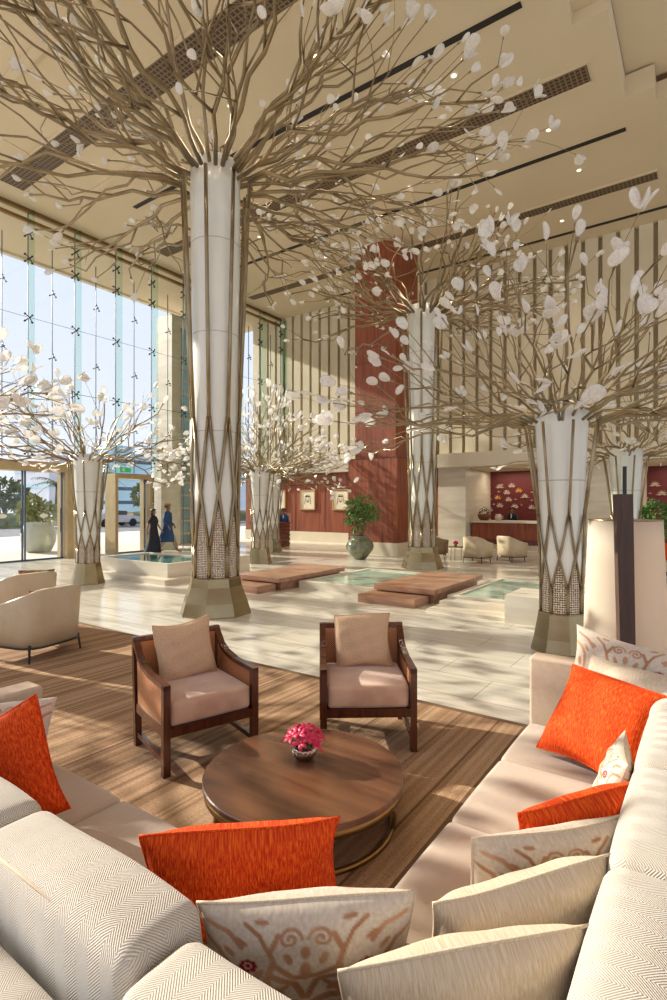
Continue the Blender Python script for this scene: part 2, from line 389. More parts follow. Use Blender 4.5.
def tag(o, label=None, cat=None, group=None, kind=None):
    if label: o['label'] = label
    if cat: o['category'] = cat
    if group: o['group'] = group
    if kind: o['kind'] = kind
    return o
def thing(name, loc, label, cat, rz=0, group=None):
    o = bpy.data.objects.new(name, None); COL.objects.link(o); o.location = loc; o.rotation_euler = (0, 0, rz); o.empty_display_size = .1
    return tag(o, label, cat, group)
def struct(name, mb, m, smooth=False, parent=None, uv='box'):
    o = mb.build(name, m, parent, smooth, uv=uv)
    if parent is None: o['kind'] = 'structure'
    return o
def copy_tree(o, parent=None):
    c = o.copy(); COL.objects.link(c)
    if parent is not None: c.parent = parent
    for ch in [k for k in bpy.data.objects if k.parent == o]: copy_tree(ch, c)
    return c
def G(r, d, z=0): return FW*d+RT*r+Vector((0, 0, z))      # metres to the right / ahead of the viewer

# ------------------------------------------------------------------ dimensions
CZ = 11.3; GX = -17.9; BY = 21.0; SOFX = -21.5

# ================================================================== SETTING
struct('floor', MB().bx(GX-.2, 14, -9, 25, -.25, 0), M['floor'])
struct('trim_1', MB().bx(-90, GX-.2, -60, 90, -.27, -.02), M['paving'])
# ceiling slab with stair-stepped right end; slots are recessed fittings
cm = MB()
cm.bx(SOFX, -2.2, -3, 11.4, CZ, CZ+.5)
cm.bx(SOFX, -1.58, 11.4, 14.1, CZ, CZ+.5); cm.bx(SOFX, -1.0, 14.1, 21.4, CZ, CZ+.5)
struct('ceiling', cm, M['ceiling'])
struct('trim_2', MB().bx(-2.2, -1.55, -3, 11.4, CZ+.25, CZ+.8), M['ceiling'])
struct('trim_3', MB().bx(-6, 14, -9, 21.4, CZ+1.3, CZ+1.6), M['ceiling_dark'])
struct('trim_4', MB().bx(-1.0, 14, 14.6, 21.0, CZ-.0, CZ+.4).bx(-1.58, -.6, 11.4, 14.6, CZ+.55, CZ+.95), M['ceiling'])
# recessed reddish cove over the far left
k = 0
for (y, x0, x1, w) in ((7.5, -16.9, -3.6, .75), (12.8, -16.9, -2.15, .62), (17.9, -17.2, -1.2, .5)):
    o = MB().bx(x0, x1, y-w/2, y+w/2, CZ-.035, CZ+.0).build('ceiling_grille', M['grille'])
    tag(o, {0: 'widest dark slotted air grille, nearest across the ceiling above the tall trunk', 1: 'dark slotted air grille in the middle of the ceiling, ending at the stepped edge', 2: 'dark air grille furthest back, just before the ribbed wall'}[k], 'ceiling grille', 'long air grilles in the ceiling'); k += 1
    b = MB()
    for s_ in (-1, 1): b.bx(x0-.03, x1+.03, y+s_*w/2-.03, y+s_*w/2+.03, CZ-.05, CZ)
    b.build('frame', M['ceiling'], o)
k = 0
sl = [(10.35, -15, -2.9, 'black ceiling light slot over the tall trunk, between the two widest grilles'), (15.3, -15.3, -1.7, 'black ceiling light slot between the middle and furthest grille'), (20.0, -14.5, -.2, 'black ceiling light slot nearest to the ribbed wall')]
for (y, x0, x1, lb) in sl:
    o = MB().bx(x0, x1, y-.07, y+.07, CZ-.02, CZ).build('ceiling_slot', M['slot']); tag(o, lb, 'ceiling slot', 'black light slots in the ceiling')
struct('trim_5', MB().bx(-17, -3, 5.5, 5.66, CZ-.10, CZ).bx(-15.5, -10.5, 9.0, 9.12, CZ-.05, CZ), M['ceiling'])
dl = MB()
dpos = [(-4.2, 9.0), (-4.6, 11.2), (-3.3, 14.2), (-3.0, 16.4), (-7.0, 17.0), (-5.2, 14.2), (-9.0, 11.5), (-9.3, 9.0), (-12.5, 11.2), (-13, 14.0), (-8.5, 14.3), (-12, 16.6), (-6.8, 9.0), (-4, 19.0), (-10, 19.0)]
d0 = None
for (x, y) in dpos:
    if d0 is None:
        d0 = MB().lathe((0, 0, 0), [(.075, -.02), (.09, -.02), (.09, .0)], 14).build('ceiling_downlight', M['white']); e = MB().lathe((0, 0, 0), [(.055, -.026), (.055, -.018)], 12).build('lamp', M['bulb'], d0)
        tag(d0, 'tiny round recessed downlight in the cream ceiling', 'downlight', 'round downlights dotted over the ceiling'); o = d0
    else: o = copy_tree(d0)
    o.location = (x, y, CZ)

# ---- back wall: ribs above, wood and alcoves below
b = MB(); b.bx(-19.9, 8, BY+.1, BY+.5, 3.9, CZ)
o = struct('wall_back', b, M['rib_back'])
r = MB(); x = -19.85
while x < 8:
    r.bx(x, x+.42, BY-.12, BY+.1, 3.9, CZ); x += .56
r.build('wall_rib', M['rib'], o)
struct('trim_6', MB().bx(-19.9, 8, BY-.35, BY+.5, 3.35, 3.92), M['fascia'])
w = MB(); w.bx(-20.5, -9.3, BY, BY+.4, .48, 3.35)
o = struct('wall_left_back', w, M['redwood'])
g = MB()
for x in (-19.35, -17.28, -15.2, -13.1): g.bx(x-.012, x+.012, BY-.004, BY+.01, .48, 3.35)
g.bx(-20.5, -10.8, BY-.004, BY+.01, 2.78, 2.80)
g.build('panel_joint', M['slot'], o)
struct('baseboard_back', MB().bx(-20.5, -9.3, BY-.06, BY+.4, 0, .48), M['fascia'])
# stone piers and alcoves
struct('wall_pier', MB().bx(-9.3, -8.1, BY-.05, BY+3.4, 0, 3.35), M['stone'])
struct('wall_pier_right', MB().bx(-3.7, -1.95, BY-.05, BY+3.4, 0, 3.35), M['stone'])
struct('wall_alcove', MB().bx(-8.1, -3.7, 24, 24.3, 0, 3.35), M['redwall'])
struct('wall_alcove_right', MB().bx(-1.95, 8, 24, 24.3, 0, 3.35), M['redwall'])
struct('trim_7', MB().bx(-8.1, -3.7, BY+.5, 24.3, 3.30, 3.5).bx(-1.95, 8, BY+.5, 24.3, 3.3, 3.5), M['fascia'])
# ---- glass facade
struct('trim_8', MB().bx(GX-.06, GX+.06, -3, 20.9, CZ-.42, CZ-.32).bx(GX-.06, GX+.06, -3, 20.9, CZ-.12, CZ), M['brass'])
struct('trim_9', MB().bx(SOFX-.15, SOFX+.05, -3, 21.4, CZ-.1, CZ+.6), M['fascia'])
ys = [2.25+1.55*i for i in range(13)]
spid = None
def spider(arms, size):
    m = MB(); m.tube([(-.02, 0, 0), (.14, 0, 0)], .028*size, 6)
    for a in arms:
        d = Vector((0, cos(a), sin(a)))
        m.tube([(.06, 0, 0), (.05, d.y*.09*size, d.z*.09*size), (.0, d.y*.17*size, d.z*.17*size)], .017*size, 5); m.tube([(-.02, d.y*.17*size, d.z*.17*size), (.03, d.y*.17*size, d.z*.17*size)], .034*size, 6)
    return m
SP4 = spider([PI/4, 3*PI/4, 5*PI/4, 7*PI/4], .95); SP3 = spider([PI/2, PI*7/6, PI*11/6], .7)
sm4 = sm3 = None
for i in range(len(ys)):
    y0 = ys[i]; y1 = y0+1.55; z0 = 0 if y0 > 9.9 else 3.3
    if 11.2 < y0 < 11.7: z0 = 3.0
    n = i+1
    o = struct('window_%d' % n, MB().bx(GX-.012, GX+.012, y0+.008, y1-.008, z0, CZ-.12), M['glass'])
    fl = 7.1 if 2 else 0
    MB().bx(GX+.03, GX+.42, y0-.009, y0+.009, max(z0, 2.9), CZ-.14).build('glass_fin', M['fin'], o)
    MB().bx(GX-.016, GX+.016, y0-.009, y0+.009, z0, CZ-.12).bx(GX-.014, GX+.014, y0+.765, y0+.785, max(z0, 3), CZ-1.0).build('joint', M['gasket'], o)
    q = MB(); 
    q.tube([(GX+.12, y0, 7.8), (GX+.12, y1, 7.8)], .007, 4); q.tube([(GX+.12, y0, 5.6), (GX+.12, y1, 5.6)], .01, 4); q.build('cable', M['steel'], o)
    for z in (10.5, 9.7, 7.8, 5.6, 3.55):
        if sm4 is None: p = SP4.build('spider_clamp', M['steel'], o, True); sm4 = p
        else: p = sm4.copy(); COL.objects.link(p); p.parent = o
        p.location = (GX+.03, y0, z)
    for z in (8.8, 6.7, 4.6):
        if sm3 is None: p = SP3.build('spider_clamp', M['steel'], o, True); sm3 = p
        else: p = sm3.copy(); COL.objects.link(p); p.parent = o
        p.location = (GX+.03, y0+.775, z)
# door portals in the facade
def portal(n, y0, y1, zt, m, w=.22):
    o = struct('door_%d' % n, MB().bx(GX-.35, GX+.3, y0, y0+w, 0, zt).bx(GX-.35, GX+.3, y1-w, y1, 0, zt).bx(GX-.35, GX+.3, y0+w, y1-w, zt-w*1.4, zt), m)
    k = max(1, round((y1-y0-2*w)/1.15)); W = (y1-y0-2*w)/k
    for i in range(k):
        a = y0+w+i*W
        lf = MB().bx(GX-.02, GX+.02, a+.02, a+W-.02, .04, zt-w*1.4-.02).build('door_leaf', M['glass'], o)
        f = MB(); 
        for yy in (a+.02, a+W-.06): f.bx(GX-.03, GX+.03, yy, yy+.04, .02, zt-w*1.4)
        f.bx(GX-.03, GX+.03, a, a+W, .0, .05)
        f.build('frame', M['gasket'], lf)
        MB().tube([(GX+.09, a+W-.12, .9), (GX+.09, a+W-.12, 1.7)], .016, 6).build('handle', M['steel'], lf)
        MB().lathe((0, 0, 0), [(.10, 0), (.10, .003)], 16).add([], []).build('decal', M['white'], lf)
        d = lf.children[-1] if lf.children else None
        for d in [c for c in bpy.data.objects if c.parent == lf and c.name.startswith('decal')]:
            d.rotation_euler = (0, PI/2, 0); d.scale = (.7, 1.3, 1); d.location = (GX+.022, a+W/2, 1.45)
    return o
M['portal'] = mat('pale bronze portal', rgb(186, 164, 124), .4, .5)
portal(1, 4.3, 9.8, 3.2, M['portal'])
portal(2, 11.35, 12.95, 2.95, M['portal'], .12)
o = MB().bx(GX+.3, GX+.36, 11.5, 11.95, 3.0, 3.18).build('exit_sign', M['exit']); tag(o, 'small green emergency exit sign above the narrow glass door', 'exit sign')
MB().bx(GX+.36, GX+.365, 11.56, 11.70, 3.04, 3.14).build('arrow', M['white'], o)
# stone jambs between doors
struct('wall_left', MB().bx(GX-.3, GX+.2, 9.82, 10.1, 0, 3.3).bx(GX-.5, GX-.05, 13.6, 14.4, 0, 3.6), M['stone'])
# exterior stone pier with tall slot window
b = MB()
PX = -20.2; py0, py1, pz = 15.5, 18.6, 10.4
b.bx(PX-.6, PX+.5, py0, py0+.45, -.02, pz); b.bx(PX-.6, PX+.5, py1-1.25, py1, -.02, pz); b.bx(PX-.6, PX+.5, py0+.45, py1-1.25, pz-.5, pz); b.bx(PX-.6, PX+.2, py0+.45, py0+.75, -.02, pz-.5); b.bx(PX-.6, PX+.2, py1-1.55, py1-1.25, -.02, pz-.5)
o = struct('wall_outside_pier', b, M['stone'])
b = MB(); b.bx(PX-.2, PX-.1, py0+.7, py1-1.5, -.02, pz-.5); b.build('glazing', M['tower'], o)
b = MB()
for i in range(16): b.bx(PX-.12, PX+.02, py0+.75, py1-1.55, .4+i*.6, .5+i*.6)
b.build('louvre', M['fascia'], o)

# ---- red wood column
b = MB().bx(-10.75, -9.05, 16.75, 18.5, 3.5, CZ)
o = struct('wall_column', b, M['redwood'])
MB().bx(-10.95, -8.9, 16.6, 18.7, .46, 3.5).build('plinth', M['redwood'], o)
MB().bx(-10.97, -8.88, 16.58, 18.72, 0, .46).build('stone_base', M['fascia'], o)
g = MB()
for z in (5.2, 7.0, 8.8, 10.3): g.bx(-10.757, -9.043, 16.743, 18.5, z-.01, z+.01)
g.bx(-10.957, -8.893, 16.593, 18.5, 3.46, 3.5); g.build('panel_joint', M['darkred'], o)

# ---- pools and bridges
def basin(name, x0, x1, y0, y1, h, rim, wm, label, water='water', ledge=None):
    t = thing(name, ((x0+x1)/2, (y0+y1)/2, 0), label, 'pool')
    cx, cy = (x0+x1)/2, (y0+y1)/2
    X0, X1, Y0, Y1 = x0-cx, x1-cx, y0-cy, y1-cy
    b = MB().bx(X0, X1, Y0, Y0+rim, 0, h).bx(X0, X1, Y1-rim, Y1, 0, h).bx(X0, X0+rim, Y0+rim, Y1-rim, 0, h).bx(X1-rim, X1, Y0+rim, Y1-rim, 0, h).bx(X0+rim, X1-rim, Y0+rim, Y1-rim, 0, h-.08)
    b.build('rim', wm, t)
    MB().bx(X0+rim, X1-rim, Y0+rim, Y1-rim, h-.08, h-.025).build('water', M[water], t)
    if ledge: MB().bx(X0-ledge, X1+ledge, Y0-ledge, Y0, 0, .12).bx(X1, X1+ledge, Y0, Y1, 0, .12).bx(X0-ledge, X0, Y0, Y1, 0, .12).build('step', wm, t)
    return t
basin('reflecting_pool', -13.2, -10.2, 7.9, 9.6, .44, .12, M['stone'], 'raised stone reflecting pool with dark teal water, in front of the walking couple', 'water2', .3)
basin('reflecting_pool', -7.25, -5.30, 9.05, 11.9, .16, .14, M['stone'], 'low pale pool between the two brown stone bridges')
basin('reflecting_pool', -3.88, 3.2, 9.15, 12.0, .16, .14, M['stone'], 'low pale pool right of the brown bridge, behind the floor lamp')
o = MB().bx(-11.0, -10.2, 9.8, 10.6, 0, .44).build('stone_block', M['stone']); tag(o, 'cream stone block half hidden behind the tall trunk', 'stone block')
o = MB().bx(-2.55, -1.2, 8.2, 9.1, 0, .42).build('stone_block', M['stone']); tag(o, 'cream grooved stone block beside the front right trunk', 'stone block')
o = MB().bx(-3.9, -2.56, 8.3, 9.13, 0, .05).bx(-3.86, -2.56, 8.75, 9.13, .05, .12).build('pool_step', M['stone']); tag(o, 'low cream stone step along the front of the right pool', 'step')
def bridge(x0, x1, y0, y1, label):
    t = thing('stone_bridge', (x0, y0, 0), label, 'bridge', group='brown stone bridges')
    W, L = x1-x0, y1-y0
    MB().bx(0, W, .35, L, .18, .27).build('deck', M['bridgestone'], t)
    MB().bx(.08, W-.08, .5, L-.1, 0, .18).build('plinth', M['bridgestone'], t)
    MB().bx(-.05, W-.15, -.15, .42, 0, .15).build('step', M['bridgestone'], t)
bridge(-5.28, -4.02, 8.55, 11.4, 'brown stone slab bridge in front of the second tall trunk')
bridge(-8.60, -7.30, 8.1, 10.9, 'smaller looking brown stone slab bridge just right of the tall trunk base')

# ================================================================== TREES
RND = random.Random(7)
leafmesh = None
def leaf_mb():
    m = MB(); n = 12; L, W = .088, .06; vs = []; 
    for z, s in ((-.007, .82), (0, 1), (.007, .82)):
        for k in range(n):
            a = 2*PI*k/n; x = L*cos(a)*s; y = W*sin(a)*s*(1+.25*cos(a)); vs.append((x+L, y, z+.012*(cos(a))**2))
    vs.append((L, 0, -.013)); vs.append((L, 0, .009)); fs = []
    for i in range(2):
        for k in range(n): fs.append((i*n+k, i*n+(k+1) % n, (i+1)*n+(k+1) % n, (i+1)*n+k))
    for k in range(n): fs.append((k, 3*n, (k+1) % n)); fs.append((2*n+k, 2*n+(k+1) % n, 3*n+1))
    return m.add(vs, fs)
LEAF = leaf_mb()

def tree(name, loc, tall, label, seed, nb, rmax, reach_up, leafscale=1.0, zmax=None, density=1.0):
    R = random.Random(seed)
    t = thing(name, loc, label, 'tree sculpture', R.uniform(0, .7), 'metal tree sculptures with glass leaves')
    if tall: H, bz, rb0, rb1, rc = 7.15, .62, .60, .42, [(.60, .36), (1.9, .355), (3.2, .36), (5, .39), (6.6, .41), (7.45, .41)]; rr = [(.60, .37), (1.9, .385), (3.2, .40), (5, .48), (7.15, .57)]; zs = (3.2, 2.0, 1.1); rod = .031
    else: H, bz, rb0, rb1, rc = 2.80, .48, .37, .28, [(.46, .235), (1.1, .235), (1.65, .25), (2.4, .29), (2.95, .315)]; rr = [(.46, .25), (1.1, .25), (1.65, .28), (2.3, .37), (2.8, .44)]; zs = (1.65, 1.15, .78); rod = .018
    def at(tab, z):
        for (a, b_), (c, d) in zip(tab, tab[1:]):
            if z <= c: return b_+(d-b_)*(z-a)/(c-a)
        return tab[-1][1]
    # octagonal flared base
    MB().lathe((0, 0, 0), [(rb0, 0), (rb0, .02), (rb0*.90, bz*.35), (rb1*1.06, bz*.75), (rb1, bz-.02), (rb1, bz), (rb1*.86, bz)], 8, PI/8).build('base', M['bronze'], t)
    # shell
    prof = [(at(rc, z), z) for z in [rc[0][0]+(rc[-1][0]-rc[0][0])*i/14 for i in range(15)]]
    core = MB().lathe((0, 0, 0), prof, 24).build('trunk_shell', M['core'], t, True)
    sj = MB()
    for z in ([3.0, 4.6, 6.1] if tall else [2.1]):
        q = at(rc, z)+.002; sj.lathe((0, 0, 0), [(q, z-.006), (q, z+.006)], 24)
    sj.build('shell_joint', M['jointgrey'], core)
    z1 = zs[1]*.98; pan = MB(); zb = bz; vs = []; uvs = []; fs = []
    for k in range(8):     # pointed perforated panels
        a0 = 2*PI*k/8
        for i in range(9):
            z = zb+(z1-zb)*i/8; half = (PI/8)*(1 if i < 5 else 1-(i-4)/4.0)
            for s_ in (-1, -.5, 0, .5, 1):
                a = a0+half*s_*.98; q = at(rc, z)+.006; vs.append((q*cos(a), q*sin(a), z)); uvs.append((q*a, z))
        o_ = k*45
        for i in range(8):
            for j in range(4): fs.append((o_+i*5+j, o_+i*5+j+1, o_+i*5+j+6, o_+i*5+j+5))
    pan.add(vs, fs); pan.uvs = uvs; pan.build('lace_panel', M['lace'], t)
    # rods: eight uprights that split into a diamond lattice
    lat = MB()
    def P(a, z): q = at(rr, z); return Vector((q*cos(a), q*sin(a), z))
    st = PI/4
    for k in range(8):
        a = k*st+PI/8
        lat.tube([P(a, zs[0]), P(a, zs[0]+(H-zs[0])*.35), P(a, zs[0]+(H-zs[0])*.7), P(a, H)], rod, 6)
        for s_ in (-1, 1):
            lat.tube([P(a+s_*.03, zs[0]+.02), P(a+s_*st*.25, zs[0]+(zs[1]-zs[0])*.5), P(a+s_*st*.5, zs[1]), P(a+s_*st*.75, (zs[1]+zs[2])/2), P(a+s_*st*.97, zs[2])], rod*.85, 6)
        lat.tube([P(a, zs[2]+.03), P(a, bz-.02)], rod*1.1, 6)
    lat.build('lattice', M['rod'], t, True)
    # branches
    leaves = []
    zlim = (zmax-loc[2]) if zmax else 99
    S = 1.0 if tall else .62
    def grow(m, p, az, el, rad, L, lev):
        pts = [Vector(p)]; rads = [rad]; step = (.40 if tall else .27); n = max(2, int(L/step))
        kids = []
        q = Vector(p); el_t = el
        for i in range(n):
            if i == 0 and lev == 0: a_, e_ = az, max(el, .32)
            else: a_ = az+R.uniform(-.42, .42); e_ = el_t+R.uniform(-.38, .38)
            d = Vector((cos(a_)*cos(e_), sin(a_)*cos(e_), sin(e_)))
            q = q+d*step*R.uniform(.75, 1.2)
            if q.z > zlim: q.z = zlim-R.uniform(0, .1); el_t = 0
            if q.z < H-.55: el_t = .15
            pts.append(q.copy()); rads.append(rad*(1-.5*(i+1)/n))
            az += R.uniform(-.1, .1)
            if i >= (1 if lev == 0 else 0) and lev < 3 and i < n-1 and R.random() < (.62 if lev == 0 else .42)*density:
                kids.append((q.copy(), az+R.choice((-1, 1))*R.uniform(.25, .65), el_t+R.uniform(-.3, .42), rads[-1]*.74, L*(1-(i+1)/n)*R.uniform(.6, 1.0)+step*.8))
        e_ = (pts[-1]-pts[-2]).normalized(); pts += [pts[-1]+e_*.008, pts[-1]+e_*.045]; rads += [rads[-1]*1.7, rads[-1]*1.9]
        m.tube(pts, rads, 6 if tall or not tall and lev < 1 else 5)
        for kk in kids: grow(m, *kk, lev+1)
        # leaf sits in a small cap at the branch end
        nl = 1 if R.random() < .6 else R.choice((2, 2, 3))
        for j in range(nl):
            d = (pts[-1]-pts[-2]).normalized()
            if j: d = (d+Vector((R.uniform(-.8, .8), R.uniform(-.8, .8), R.uniform(-.3, .7)))).normalized()
            leaves.append((pts[-1].copy(), d, R.uniform(.8, 1.25)*leafscale, R.uniform(0, 2*PI)))
    for k in range(nb):
        f = k/nb; el = [-.08, .05, .18, .36, .62, .98][k % 6]+R.uniform(-.1, .1)
        az = 2*PI*(k*.381966)+R.uniform(-.1, .1)
        r0 = (at(rr, H) if el < .3 else at(rc, H)*R.uniform(.3, .9))
        L = (rmax*.98 if el < .35 else rmax*.85 if el < .8 else reach_up)*R.uniform(.8, 1.05)
        p0 = Vector((cos(az)*r0, sin(az)*r0, H if el < .3 else H+.12*S*R.random()))
        m = MB(); grow(m, p0, az, el, rod*1.2 if tall else rod*1.15, L, 0)
        m.build('branch', M['rod'], t, True)
    # leaves: the hundred nearest the viewer as parts, the rest together
    Mw = Matrix.Translation(Vector(loc)) @ Matrix.Rotation(t.rotation_euler.z, 4, 'Z')
    cam = Vector((0, 0, 1.8))
    def key(lf):
        w = Mw @ lf[0]-cam; d = w.dot(FW); r = w.dot(RT)
        vis = abs(r) < .66*max(d, .1) and abs(w.z) < .98*max(d, .1)
        return w.length+(0 if vis else 100)
    leaves.sort(key=key)
    rest = MB()
    for i, (p, d, s_, rl) in enumerate(leaves):
        m4 = Matrix.Translation(p+d*.01) @ d.to_track_quat('X', 'Z').to_matrix().to_4x4() @ Matrix.Rotation(rl, 4, 'X') @ Matrix.Diagonal((s_, s_, s_, 1))
        if i < 98:
            o = bpy.data.objects.new('glass_leaf', LM); COL.objects.link(o)
            o.parent = t; o.matrix_local = m4
        else: rest.add([m4 @ Vector(v) for v in LEAF.v], LEAF.f)
    if rest.v: tag(rest.build('glass_leaf', M['leaf'], t, True), 'remaining frosted glass leaves further round the crown', kind='stuff')
    print('TREE', name, seed, 'leaves', len(leaves), 'faces', sum(len(c.data.polygons) for c in bpy.data.objects if c.parent == t and c.type == 'MESH'))
    return t
_l = LEAF.build('glass_leaf_proto', M['leaf'], None, True); LM = _l.data; LM.name = 'glass_leaf'; bpy.data.objects.remove(_l)

tree('tree_sculpture', (-6.75, 6.2, 0), True, 'tallest nearest tree sculpture with bronze lattice trunk and crown filling the top left', 3, 47, 4.7, 3.3, 1.05, CZ-.3, .85)
tree('tree_sculpture', (-1.5, 7.1, 0), False, 'short tree sculpture nearest on the right, large glass leaves, behind the floor lamp', 21, 42, 2.7, 2.1, .92, None, .62)
tree('tree_sculpture', (-11.7, 6.85, 0), False, 'short tree sculpture standing alone before the entrance doors at left', 5, 36, 2.6, 1.9, 1.0, None, .7)
tree('tree_sculpture', (-11.4, 12.3, 0), False, 'short tree sculpture just right of the tall trunk, in front of the portraits desk', 9, 40, 2.8, 2.7, 1.0, None, .8)
tree('tree_sculpture', (-13.7, 15.5, 0), False, 'short tree sculpture furthest back, half hidden behind the one before the desk', 12, 32, 2.8, 2.9, 1.0, None, .8)
tree('tree_sculpture', (-6.7, 14.0, 0), True, 'second tall tree sculpture, in the centre right before the red column', 31, 40, 3.8, 3.0, .95, CZ-.3, .72)
tree('tree_sculpture', (-1.4, 12.6, 0), False, 'short tree sculpture at the right edge behind the lamp post, before the red alcove', 14, 30, 2.6, 2.0, 1.0, None, .7)
tree('tree_sculpture', (-9.5, 1.9, 0), False, 'short tree sculpture mostly outside the left edge, only branch tips showing', 17, 36, 2.6, 2.3, 1.0, None, .9)

# ================================================================== RUG
b = MB().bx(-8.9, -1.22, -1.5, 4.40, 0, .016)
o = b.build('area_rug', M['rug']); tag(o, 'large brown striped rug under the seating group', 'rug')
MB().bx(-8.9, -1.16, 4.40, 4.46, 0, .017).bx(-1.22, -1.16, -1.5, 4.40, 0, .017).build('border', M['rugborder'], o)

# ================================================================== SOFA
t = thing('sectional_sofa', (0, 0, 0), 'large cream herringbone corner sofa wrapping round the table in the foreground', 'sofa')
S0 = .44
base = MB()
base.rbox(-3.0, -.12, .72, 1.45, .06, .30, .02, 3).rbox(-.89, -.12, 1.45, 3.55, .06, .30, .02, 3)
base.build('base', M['sofa_plain'], t, True)
MB().bx(-2.9, -.2, .8, 1.35, .0, .06).bx(-.8, -.2, 1.35, 3.4, 0, .06).build('plinth', M['ash'], t)
# seat cushions
for (x0, x1) in ((-2.95, -2.24), (-2.23, -1.59), (-1.58, -.94)):
    MB().rbox(x0, x1, .86, 1.485, .29, S0, .035, 8, .012).build('seat_cushion', M['herring2'], t, True)
for (y0, y1) in ((.86, 1.50), (1.51, 2.20), (2.21, 2.88), (2.89, 3.47)):
    MB().rbox(-.925, -.22, y0, y1, .29, S0, .035, 8, .012).build('seat_cushion', M['herring2'], t, True)
# backs: cushions leaning in a lower frame
for (x0, x1) in ((-2.95, -2.36), (-2.35, -1.74), (-1.73, -.985), (-.975, -.16)):
    c = MB().rbox(x0, x1, .70, .92, .42, .855, .05, 9, .02)
    dy_ = -.05 if x0 > -1 else 0
    c.v = [(x, y+dy_-.04*(z-.42)/.4, z+dy_*.4+.006*sin(x*9)) for x, y, z in c.v]
    o = c.build('back_cushion', M['herring'], t, True)
    z = .832; pp = []
    for (px_, py_) in ((x0+.03, .676), (x1-.03, .676)): pp.append((px_, py_, z))
    MB().tube([Vector(q)+Vector((0, dy_, dy_*.4)) for q in (pp[0], ((x0+x1)/2, .668, z+.012), pp[1])], .0045, 6).build('piping', M['sofa_plain'], o, True)
for (y0, y1) in ((.87, 1.60), (1.61, 2.26), (2.27, 2.9), (2.91, 3.5)):
    c = MB().rbox(-.265, -.05, y0, y1, .42, .855, .05, 9, .02)
    c.v = [(x+.04*(z-.42)/.4, y, z+.006*sin(y*9)) for x, y, z in c.v]
    o = c.build('back_cushion', M['herring'], t, True, uv='boxyx')
    MB().tube([(-.026, y0+.03, .832), (-.018, (y0+y1)/2, .844), (-.026, y1-.03, .832)], .0045, 6).build('piping', M['sofa_plain'], o, True)
MB().rbox(-3.12, .20, .44, .63, .06, .70, .03, 14).build('back_frame', M['herring'], t, True)
MB().rbox(.02, .20, .64, 3.62, .06, .70, .03, 14).build('back_frame', M['herring'], t, True, uv='boxyx')
MB().rbox(-3.12, -2.96, .64, 1.48, .06, .82, .02, 6).build('arm', M['sofa_plain'], t, True)
MB().rbox(-.93, .0, 3.49, 3.64, .06, .84, .02, 6).build('arm', M['sofa_plain'], t, True)

